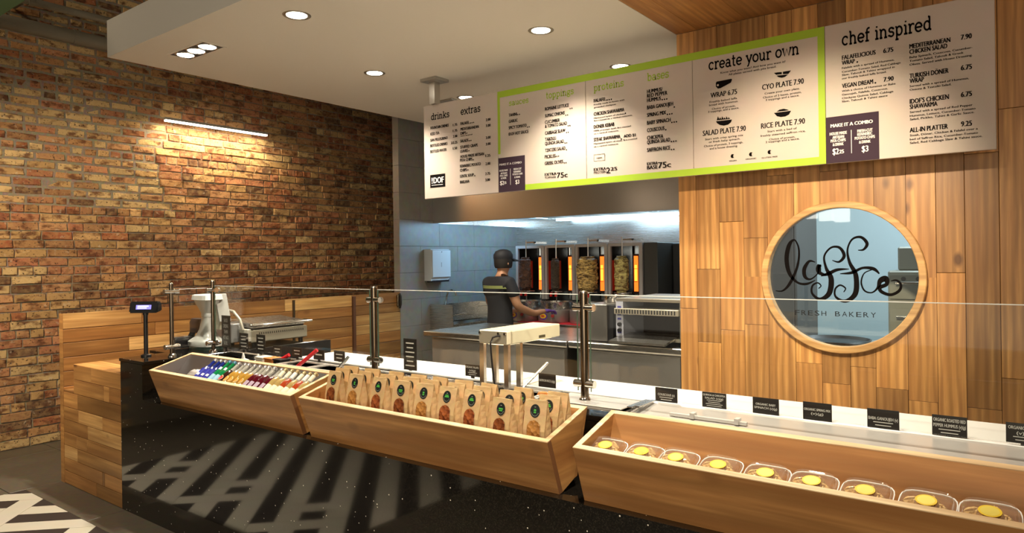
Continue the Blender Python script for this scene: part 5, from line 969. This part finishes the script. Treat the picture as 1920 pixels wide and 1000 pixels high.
MT = [meat('beef_cone', (.02, .008, .005), (.16, .07, .035), 22), meat('kebab_cone', (.03, .02, .013), (.11, .075, .045), 40), meat('chicken_cone', (.10, .05, .014), (.78, .55, .18), 16), meat('chicken_slices', (.14, .08, .02), (.74, .66, .24), 14)]
rd = [.068, .048, .094, .066]; nm = ['dark beef', 'slim brown kebab', 'bulky golden chicken', 'pale sliced chicken']; pos4 = ['leftmost of the four broilers', 'second broiler from the left', 'third broiler from the left', 'rightmost broiler']
BW4 = .388
for i in range(4):
    x0 = -4.635 + i * BW4; x1 = x0 + BW4; xc = x0 + .220; zb = .842; ztp = 1.64; yf, yb = 6.15, 6.65
    t = thing('vertical_broiler', 'steel vertical gas broiler roasting %s, %s' % (nm[i], pos4[i]), 'broiler', (xc, 6.4, zb), 'vertical broilers')
    f = MB().box(x0 + .004, yf, 1.06, x0 + .034, yf + .03, ztp).box(x1 - .040, yf, 1.06, x1 - .004, yf + .03, ztp).box(x0 + .034, yf, ztp - .03, x1 - .040, yf + .03, ztp); f.build('front_frame', plain('frame_steel', (.62, .62, .62), .38, .4), t, kind='stuff')
    bx(x0 + .004, yb, zb + .16, x1 - .004, yb + .03, ztp).build('back_panel', SHD, t); bx(x0 + .004, yf + .03, zb + .16, x0 + .012, yb, ztp).build('side_panel', SHD, t); bx(x1 - .012, yf + .03, zb + .16, x1 - .004, yb, ztp).build('side_panel', SHD, t)
    bx(x0 + .012, yf + .03, ztp - .012, x1 - .012, yb, ztp).build('top_panel', SHD, t)
    bx(x0 + .0125, yf + .06, 1.16, x0 + .018, yf + .30, 1.47).build('red_panel', REDP, t)
    MB().prism([(x0 + .165, yf + .215), (x0 + .172, yf + .222), (x0 + .23, yf + .155), (x0 + .223, yf + .15)], 'Z', 1.06, ztp - .02).build('heat_shield', SHD, t)
    hx = x0 + .232; m = MB().box(hx - .012, yf + .12, 1.13, hx + .062, yf + .16, 1.53); m.build('burner_box', DARKM, t)
    bn = bx(hx + .004, yf + .112, 1.155, hx + .046, yf + .12, 1.51).build('burner', FIRE, t); bx(hx + .012, yf + .109, 1.26, hx + .038, yf + .112, 1.42).build('burner_core', FIRE2, bn)
    for z in (1.25, 1.38): bx(hx + .004, yf + .108, z, hx + .046, yf + .1125, z + .005).build('burner_bar', REDP, bn)
    dp = MB().lathe([(0, 0), (.188, 0), (.192, .01), (.192, .125), (.186, .132), (0, .132)], (xc + .01, 6.03, zb), 32).build('drip_base', plain('base_steel', (.40, .37, .36), .3, .7), t, smooth=True)
    MB().lathe([(.155, .132), (.160, .136), (.162, .20), (.166, .205), (.158, .205), (.152, .15), (0, .14)], (xc + .01, 6.03, zb), 32).build('drip_pan', STEEL, t, smooth=True)
    MB().cyl((xc, 6.05, .95), (xc, 6.05, 1.70), .007).build('skewer', CHROME, t); MB().box(xc - .012, 6.05, 1.665, xc + .12, 6.07, 1.68).box(xc + .105, 6.05, 1.655, xc + .12, 6.27, 1.68).build('top_bracket', STEEL, t)
    MB().lathe([(0, 0), (.09 if i != 1 else .06, 0), (.09 if i != 1 else .06, .008), (0, .01)], (xc, 6.05, 1.145), 20).build('spit_plate', STEEL, t)
    for s_ in (-1, 1): bx(xc + s_ * .03 - .012, 5.985, 1.10, xc + s_ * .03 + .012, 6.0, 1.14).build('red_clip', plain('red_clip', (.6, .01, .01), .4), t)
    # badge and knob on the drip base
    ba = R(-90 + 4); r_ = .1935
    if i < 2:
        for (rx, rz, mt, e_) in ((.062, .040, plain('badge_purple', (.10, .04, .36), .4), 0), (.050, .026, plain('badge_yellow', (.75, .48, .03), .4), .0012), (.030, .010, plain('badge_red', (.5, .03, .02), .4), .0024)):
            V = []; n = 18
            for q in range(n): an = -math.pi / 2 - .25 + rx * math.cos(2 * math.pi * q / n) / r_; V.append((xc + .01 + (r_ + e_) * math.cos(an), 6.03 + (r_ + e_) * math.sin(an), zb + .065 + rz * math.sin(2 * math.pi * q / n)))
            MB().add(V + [(xc + .01 + (r_ + e_ + .002) * math.cos(-math.pi / 2 - .25), 6.03 + (r_ + e_ + .002) * math.sin(-math.pi / 2 - .25), zb + .065)], [(q, (q + 1) % n, n) for q in range(n)]).build('badge', mt, dp)
        an = -math.pi / 2 + .38; kx, ky = xc + .01 + r_ * math.cos(an), 6.03 + r_ * math.sin(an)
        MB().cyl((kx, ky, zb + .07), (kx + .014 * math.cos(an), ky + .014 * math.sin(an), zb + .07), .017, 14).build('knob', plain('knob_red', (.35, .02, .02), .4), dp)
    H = .355 if i != 1 else .34; zz0 = 1.155; g = random.Random(20 + i); n = 20; rows = 26; V = []
    for k in range(rows):
        f = k / (rows - 1); rr = rd[i] * (1 + (.12 * math.sin(f * 3.1) if i == 2 else 0)) * (1 if .04 < f < .95 else .72) * (1 - .12 * f if i == 0 else 1); j = (.02 if i == 1 else .11)
        for q in range(n): r3 = rr * (1 + g.uniform(-j, j)); V.append((xc + r3 * math.cos(2 * math.pi * q / n), 6.03 + r3 * math.sin(2 * math.pi * q / n), zz0 + H * f + g.uniform(-.004, .004)))
    o = MB().add(V, [(k * n + q, k * n + (q + 1) % n, (k + 1) * n + (q + 1) % n, (k + 1) * n + q) for k in range(rows - 1) for q in range(n)] + [tuple(range(n)), tuple(range(len(V) - n, len(V)))]).build('meat_spit', MT[i], None, smooth=True); lab(o, '%s cone on the spit of the %s' % (nm[i], pos4[i].replace('of the four broilers', 'broiler')), 'meat cone', 'meat cones on the broilers')

t = thing('broiler_housing', 'dark steel cabinet at the right end of the row of broilers', 'cabinet', (-2.85, 6.5, .836)); bx(-3.075, 6.16, .836, -2.93, 6.7, 1.64, bev=.004).build('housing', plain('dark_steel', (.10, .11, .11), .35, .6), t); bx(-2.925, 6.5, .836, -2.60, 7.1, 1.63, bev=.004).build('rear_housing', plain('dark_steel2', (.07, .075, .08), .4, .5), t)
# exhaust hood
t = thing('exhaust_hood', 'long brushed steel exhaust hood above the broilers', 'hood', (-3.6, 6, 1.91)); HB = 1.905
bx(-5.357, 5.59, HB, -1.78, 5.60, 2.865).build('front_panel', STEELV, t); bx(-5.357, 5.60, HB, -5.345, 7.148, 2.865).build('end_panel', STEEL, t)
bx(-5.345, 5.60, HB, -1.78, 5.66, HB + .02).build('gutter', STEEL, t); bx(-5.345, 5.66, HB + .07, -4.75, 7.14, HB + .09).build('soffit_panel', STEEL, t)
for k in range(6): 
    a = -4.74 + k * .49; f = bx(a, 5.95, HB + .075, a + .47, 6.9, HB + .09).build('filter', STEEL, t); m = MB()
    for q in range(9): m.box(a + .02 + q * .05, 5.97, HB + .06, a + .04 + q * .05, 6.88, HB + .075)
    m.build('baffles', STEEL, f, kind='stuff')
bx(-4.74, 5.70, HB + .02, -1.79, 5.76, HB + .045).build('inner_lip', STEEL, t)
bx(-4.6, 6.92, HB + .04, -2.2, 7.02, HB + .075).build('lamp_tube', emit('hood_tube', (.6, .85, 1.0), 3), t)
# conveyor toaster and steel box
t = thing('conveyor_toaster', 'open-fronted conveyor toaster on the right work table beside the plank wall', 'toaster', (-2.07, 4.4, .916)); y0 = 4.18; TS = plain('toaster_steel', (.36, .34, .28), .32, .7)
XA, XB = -2.30, -1.79
for x in (XA + .03, XB - .04):
    for y in (y0 + .04, 4.75): MB().cyl((x, y, .9165), (x, y, .945), .015).build('leg', BLACK, t)
bx(XA, y0, .945, XB, 4.80, .965).build('base_plate', TS, t); bx(XA, y0, 1.20, XB, 4.80, 1.222, bev=.003).build('top_cover', plain('toaster_top', (.45, .40, .33), .3, .8), t); bx(XA, y0 + .3, .965, XB, 4.78, 1.20).build('rear_body', plain('oven_dark', (.03, .02, .015), .5), t)
c = bx(XA, y0, .965, XA + .055, y0 + .3, 1.20).build('control_panel', plain('panel_blue_grey', (.50, .52, .62), .35), t)
for z in (1.005, 1.045): MB().lathe([(0, -.018), (.013, -.018), (.014, 0)], (XA + .03, y0, z), 14, 'Y').build('knob', BLACK, c)
m = MB()
for z in (.985, 1.075, 1.105, 1.155): m.box(XA + .012, y0 - .001, z, XA + .040, y0, z + .014)
m.build('panel_print', plain('print_blue', (.06, .06, .30), .5), c, kind='stuff')
bx(XB - .05, y0, .965, XB, y0 + .3, 1.20).build('side_wall', TS, t)
cv = bx(XA, y0 - .03, 1.115, XB - .045, y0 + .28, 1.155, bev=.003).build('conveyor', plain('conveyor_frame', (.42, .38, .30), .4, .6), t); m = MB()
for q in range(22): m.box(XA + .015 + q * .020, y0 - .0315, 1.122, XA + .024 + q * .020, y0 - .030, 1.148)
m.build('conveyor_slots', BLACK, cv, kind='stuff'); MB().prism([(y0 - .16, .935), (y0 - .16, .95), (y0 + .1, .985), (y0 + .1, .975)], 'X', XA + .03, XB - .08).build('crumb_tray', STEEL, t)
t = thing('steel_warmer', 'plain steel box warmer with dark right side, left of the conveyor toaster', 'warmer', (-2.42, 4.4, .916)); bx(-2.545, 4.16, .925, -2.36, 4.62, 1.175, bev=.004).build('front_box', steel_mat('warmer_steel', (.42, .41, .40), .35), t); bx(-2.359, 4.165, .925, -2.315, 4.6, 1.17).build('side_cover', BLACK, t)
for x in (-2.53, -2.34):
    for y in (4.2, 4.58): MB().cyl((x, y, .9165), (x, y, .926), .012).build('leg', BLACK, t)
t = thing('steel_pot', 'round steel pot with pierced rim on top of the steel box warmer', 'pot', (-2.43, 4.42, 1.175)); MB().lathe([(0, 0), (.085, 0), (.09, .01), (.09, .05), (.094, .052), (.086, .052), (.084, .01), (0, .008)], (-2.43, 4.42, 1.1755), 28).build('pot_body', CHROME, t, smooth=True)
m = MB()
for q in range(18): an = 2 * math.pi * q / 18; m.cyl((-2.43 + .0895 * math.cos(an), 4.42 + .0895 * math.sin(an), 1.213), (-2.43 + .0915 * math.cos(an), 4.42 + .0915 * math.sin(an), 1.213), .006, 6)
m.build('rim_holes', BLACK, t, kind='stuff')
# hand sink on the grey wall
t = thing('hand_sink', 'wall hung steel hand sink with side splashes under the towel dispenser', 'sink', (-5.2, 5.9, .75)); SX = -5.02
bx(-5.359, 5.53, .985 - .27, SX, 5.54, 1.01).build('side_splash', STEEL, t); MB().prism([(-5.359, .72), (SX, .72), (SX, .94), (SX - .05, 1.0), (-5.359, 1.0)], 'Y', 6.36, 6.37).build('side_splash', STEEL, t); bx(-5.359, 5.54, .80, -5.350, 6.36, 1.0).build('back_splash', STEEL, t)
MB().box(-5.35, 5.54, .70, SX, 6.36, .72).box(SX - .01, 5.54, .72, SX, 6.36, .80).build('basin', STEEL, t)
MB().tube([(-5.348, 5.72, .98), (-5.30, 5.72, 1.0), (-5.28, 5.72, 1.10), (-5.26, 5.72, 1.145), (-5.20, 5.72, 1.16), (-5.15, 5.72, 1.14), (-5.14, 5.72, 1.10)], .011, 10).build('faucet', CHROME, t, smooth=True)
bx(-5.349, 6.0, .86, -5.25, 6.12, .87).build('soap_ledge', CHROME, t)
# towel dispenser
t = thing('towel_dispenser', 'white paper towel dispenser on the grey tiled wall', 'dispenser', (-5.3, 5.6, 1.26)); DM = plain('dispenser_white', (.62, .66, .68), .35)
MB().prism([(5.45, 1.27), (5.45, 1.615), (5.745, 1.615), (5.745, 1.29), (5.70, 1.262)], 'X', -5.359, -5.26).build('case', DM, t); MB().prism([(-5.26, 1.30), (-5.26, 1.61), (-5.235, 1.60), (-5.235, 1.31)], 'Y', 5.455, 5.74).build('front_cover', DM, t)
bx(-5.34, 5.47, 1.255, -5.25, 5.73, 1.275).build('towel_slot', BLACK, t); bx(-5.2352, 5.59, 1.42, -5.2345, 5.597, 1.47).build('level_window', plain('grey_slot', (.2, .2, .2), .5), t); MB().lathe([(0, 0), (.006, 0), (.006, .002)], (-5.236, 5.6, 1.585), 10, 'X').build('lock', BLACK, t)
# wall phone at the far end of the flank screen
t = thing('wall_handset', 'dark upright handset hanging where the plank screen meets the grey wall', 'handset', (-5.34, 5.05, 1.1)); bx(-5.357, 5.03, 1.02, -5.335, 5.07, 1.14, bev=.004).build('cradle', BRONZE, t); MB().tube([(-5.33, 5.05, 1.15), (-5.315, 5.05, 1.12), (-5.315, 5.05, 1.04), (-5.33, 5.05, 1.00)], .012, 8).build('handle', BLACK, t, smooth=True)
# square pendant shades of the dining side: only their reflections show, in the round pane
SHADE = emit('pendant_shade', (1, .92, .8), 5)
for i, (u, v) in enumerate(((1518, 397), (1549, 401), (1578, 403))):
    q = ray(u, v); tt = (YW + 4.4) / q[1]; px, pz = q[0] * tt, EYE + q[2] * tt; py = 2 * YW - q[1] * tt
    t = thing('square_pendant', '%s square pendant shade reflected at the top of the round window' % ORD[i], 'light', (px, py, pz), 'square pendants'); bx(px - .07, py - .07, pz - .08, px + .07, py + .07, pz + .08, bev=.006).build('shade', SHADE, t); MB().cyl((px, py, pz + .08), (px, py, 4.5), .004, 6).build('cord', BLACK, t)

# ================================================================== PERSON (seen from behind at the broilers)
def skin(name, P, E, mat, parent=None, sub=2):
    me = bpy.data.meshes.new(name); me.from_pydata([p[:3] for p in P], E, []); o = bpy.data.objects.new(name, me); C.objects.link(o)
    o.modifiers.new('s', 'SKIN'); me.skin_vertices or None
    for i, p in enumerate(P): sv = me.skin_vertices[0].data[i]; sv.radius = (p[3], p[4] if len(p) > 4 else p[3]); sv.use_root = (i == 0)
    o.modifiers.new('u', 'SUBSURF').levels = sub; o.modifiers['u'].render_levels = sub
    dg = bpy.context.evaluated_depsgraph_get(); me2 = bpy.data.meshes.new_from_object(o.evaluated_get(dg)); bpy.data.objects.remove(o); me2.materials.clear(); me2.materials.append(mat)
    me2.polygons.foreach_set('use_smooth', [True] * len(me2.polygons)); o = bpy.data.objects.new(name, me2); C.objects.link(o)
    if parent: o.parent = parent
    return o
SKINM = plain('skin', (.46, .24, .14), .55); SHIRT = plain('black_shirt', (.010, .011, .016), .8, bump=.2, bscale=20); TROU = plain('dark_trousers', (.02, .02, .025), .8)
pt = thing('person', 'person in black cap and black t-shirt with yellow-green stripe, back turned, reaching to the broilers', 'person', (0, 0, 0))
# local frame: x to the right hand, y forward; feet at z=0
Pb = [(0, 0, .86, .125, .10), (0, 0, 1.0, .115, .095), (0, .0, 1.14, .125, .10), (0, -.01, 1.26, .14, .09), (0, .0, 1.335, .07, .06), (0, .03, 1.385, .05, .05), (0, .05, 1.44, .062, .07), (0, .055, 1.50, .072, .085), (0, .05, 1.54, .055, .065),
      (-.165, -.01, 1.29, .058), (-.22, .04, 1.07, .045), (-.17, .24, .99, .036), (-.15, .36, 1.0, .024), (.165, -.01, 1.29, .058), (.23, .05, 1.06, .045), (.20, .27, .985, .036), (.19, .44, 1.0, .025),
      (-.09, .0, .80, .085), (-.10, .02, .46, .056), (-.10, -.01, .08, .040), (-.10, .12, .04, .036), (.09, 0, .80, .085), (.10, .02, .46, .056), (.10, -.01, .08, .040), (.10, .12, .04, .036)]
Eb = [(0, 1), (1, 2), (2, 3), (3, 4), (4, 5), (5, 6), (6, 7), (7, 8), (3, 9), (9, 10), (10, 11), (11, 12), (3, 13), (13, 14), (14, 15), (15, 16), (0, 17), (17, 18), (18, 19), (19, 20), (0, 21), (21, 22), (22, 23), (23, 24)]
skin('body', Pb, Eb, SKINM, pt)
Ps = [(0, 0, .76, .165, .135), (0, 0, .90, .160, .130), (0, 0, 1.02, .145, .118), (0, 0, 1.16, .152, .122), (0, -.01, 1.28, .165, .108), (0, .0, 1.355, .085, .072), (-.17, -.01, 1.30, .072), (-.212, .025, 1.15, .062), (.17, -.01, 1.30, .072), (.218, .03, 1.15, .062)]
sh = skin('t_shirt', Ps, [(0, 1), (1, 2), (2, 3), (3, 4), (4, 5), (4, 6), (6, 7), (4, 8), (8, 9)], SHIRT, pt)
skin('trousers', [(0, 0, .86, .145, .12), (-.09, 0, .78, .10), (-.10, .02, .46, .072), (-.10, -.01, .10, .058), (.09, 0, .78, .10), (.10, .02, .46, .072), (.10, -.01, .10, .058)], [(0, 1), (1, 2), (2, 3), (0, 4), (4, 5), (5, 6)], TROU, pt)
for s_ in (-1, 1): skin('shoe', [(s_ * .10, -.04, .045, .048, .045), (s_ * .10, .06, .045, .05, .042), (s_ * .10, .16, .035, .045, .034)], [(0, 1), (1, 2)], BLACK, pt, 1)
m = MB(); V = []; F = []
for k, a in enumerate([R(200 + q * 14) for q in range(11)]):
    for z in (1.245, 1.275): V.append((.205 * math.cos(a), -.01 + .128 * math.sin(a), z))
m.add(V, [(2 * k, 2 * k + 2, 2 * k + 3, 2 * k + 1) for k in range(10)]); m.build('shirt_stripe', plain('stripe_green', (.20, .24, .08), .6), sh, local=True)
MB().lathe([(.074, 1.445), (.083, 1.465), (.086, 1.50), (.088, 1.54), (.078, 1.585), (.045, 1.612), (0, 1.62)], (0, .05, 0), 24, sy=1.15).build('hair_back', plain('dark_hair', (.01, .008, .007), .7), pt, smooth=True, local=True)
cp = MB().lathe([(.088, 1.535), (.091, 1.55), (.090, 1.58), (.070, 1.615), (.035, 1.632), (0, 1.636)], (0, .05, 0), 24, sy=1.15).build('cap', plain('cap_black', (.008, .009, .014), .7), pt, smooth=True, local=True)
m = MB(); V = []
for a in [R(25 + q * 13) for q in range(11)]: V += [(.090 * math.cos(a), .05 + .100 * math.sin(a), 1.545), (.085 * math.cos(a), .06 + .205 * math.sin(a), 1.515), (.085 * math.cos(a), .06 + .205 * math.sin(a), 1.509), (.090 * math.cos(a), .05 + .100 * math.sin(a), 1.538)]
m.add(V, [(4 * k + j, 4 * k + 4 + j, 4 * k + 4 + (j + 1) % 4, 4 * k + (j + 1) % 4) for k in range(10) for j in range(4)]); m.build('cap_peak', plain('cap_black', (.008, .009, .014), .7), cp, local=True)
MB().lathe([(.0835, 1.43), (.086, 1.46), (.088, 1.50), (.088, 1.54)], (0, .045, 0), 24, sy=1.08).build('hair', plain('dark_hair', (.01, .008, .007), .7), pt, smooth=True, local=True) if False else None
for s_ in (-1, 1): skin('ear', [(s_ * .078, .05, 1.475, .008, .016), (s_ * .086, .045, 1.50, .008, .016)], [(0, 1)], SKINM, pt, 1)
skin('nose', [(0, .125, 1.50, .008), (0, .148, 1.475, .012)], [(0, 1)], SKINM, pt, 1)
for s_ in (-1, 1): MB().lathe([(0, .0), (.010, .003), (.010, .006)], (s_ * .03, .128, 1.505), 10, 'Y').build('eye', plain('eye_dark', (.03, .02, .015), .3), pt, local=True)
MB().box(-.022, .128, 1.445, .022, .134, 1.452).build('mouth', plain('lips', (.32, .12, .09), .5), pt, local=True)
GLV = plain('purple_glove', (.12, .05, .35), .4)
for s_, wx, wy in ((-1, -.15, .36), (1, .19, .44)):
    palm = skin('glove', [(wx, wy - .02, 1.0, .028, .024), (wx, wy + .035, 1.0, .034, .018), (wx, wy + .075, .998, .030, .016)], [(0, 1), (1, 2)], GLV, pt, 1)
    for q in range(4): fx = wx + (q - 1.5) * .018; ln = (.062, .072, .068, .054)[q if s_ < 0 else 3 - q]; skin('finger', [(fx, wy + .065, 1.0, .0095), (fx, wy + .07 + ln * .5, .996, .009), (fx, wy + .068 + ln * .85, .975, .008), (fx, wy + .062 + ln * .95, .955, .007)], [(0, 1), (1, 2), (2, 3)], GLV, palm, 1)
    skin('thumb', [(wx - s_ * .026, wy + .02, 1.0, .011), (wx - s_ * .045, wy + .05, .99, .010), (wx - s_ * .042, wy + .08, .975, .008)], [(0, 1), (1, 2)], GLV, palm, 1)
hx_, hy_ = -4.20, 5.31
pt.location = (hx_, hy_, 0); pt.rotation_euler = (0, 0, R(-14)); pt.scale = (.975, .975, .975)
# ================================================================== tidy up
for me in bpy.data.meshes:
    pass
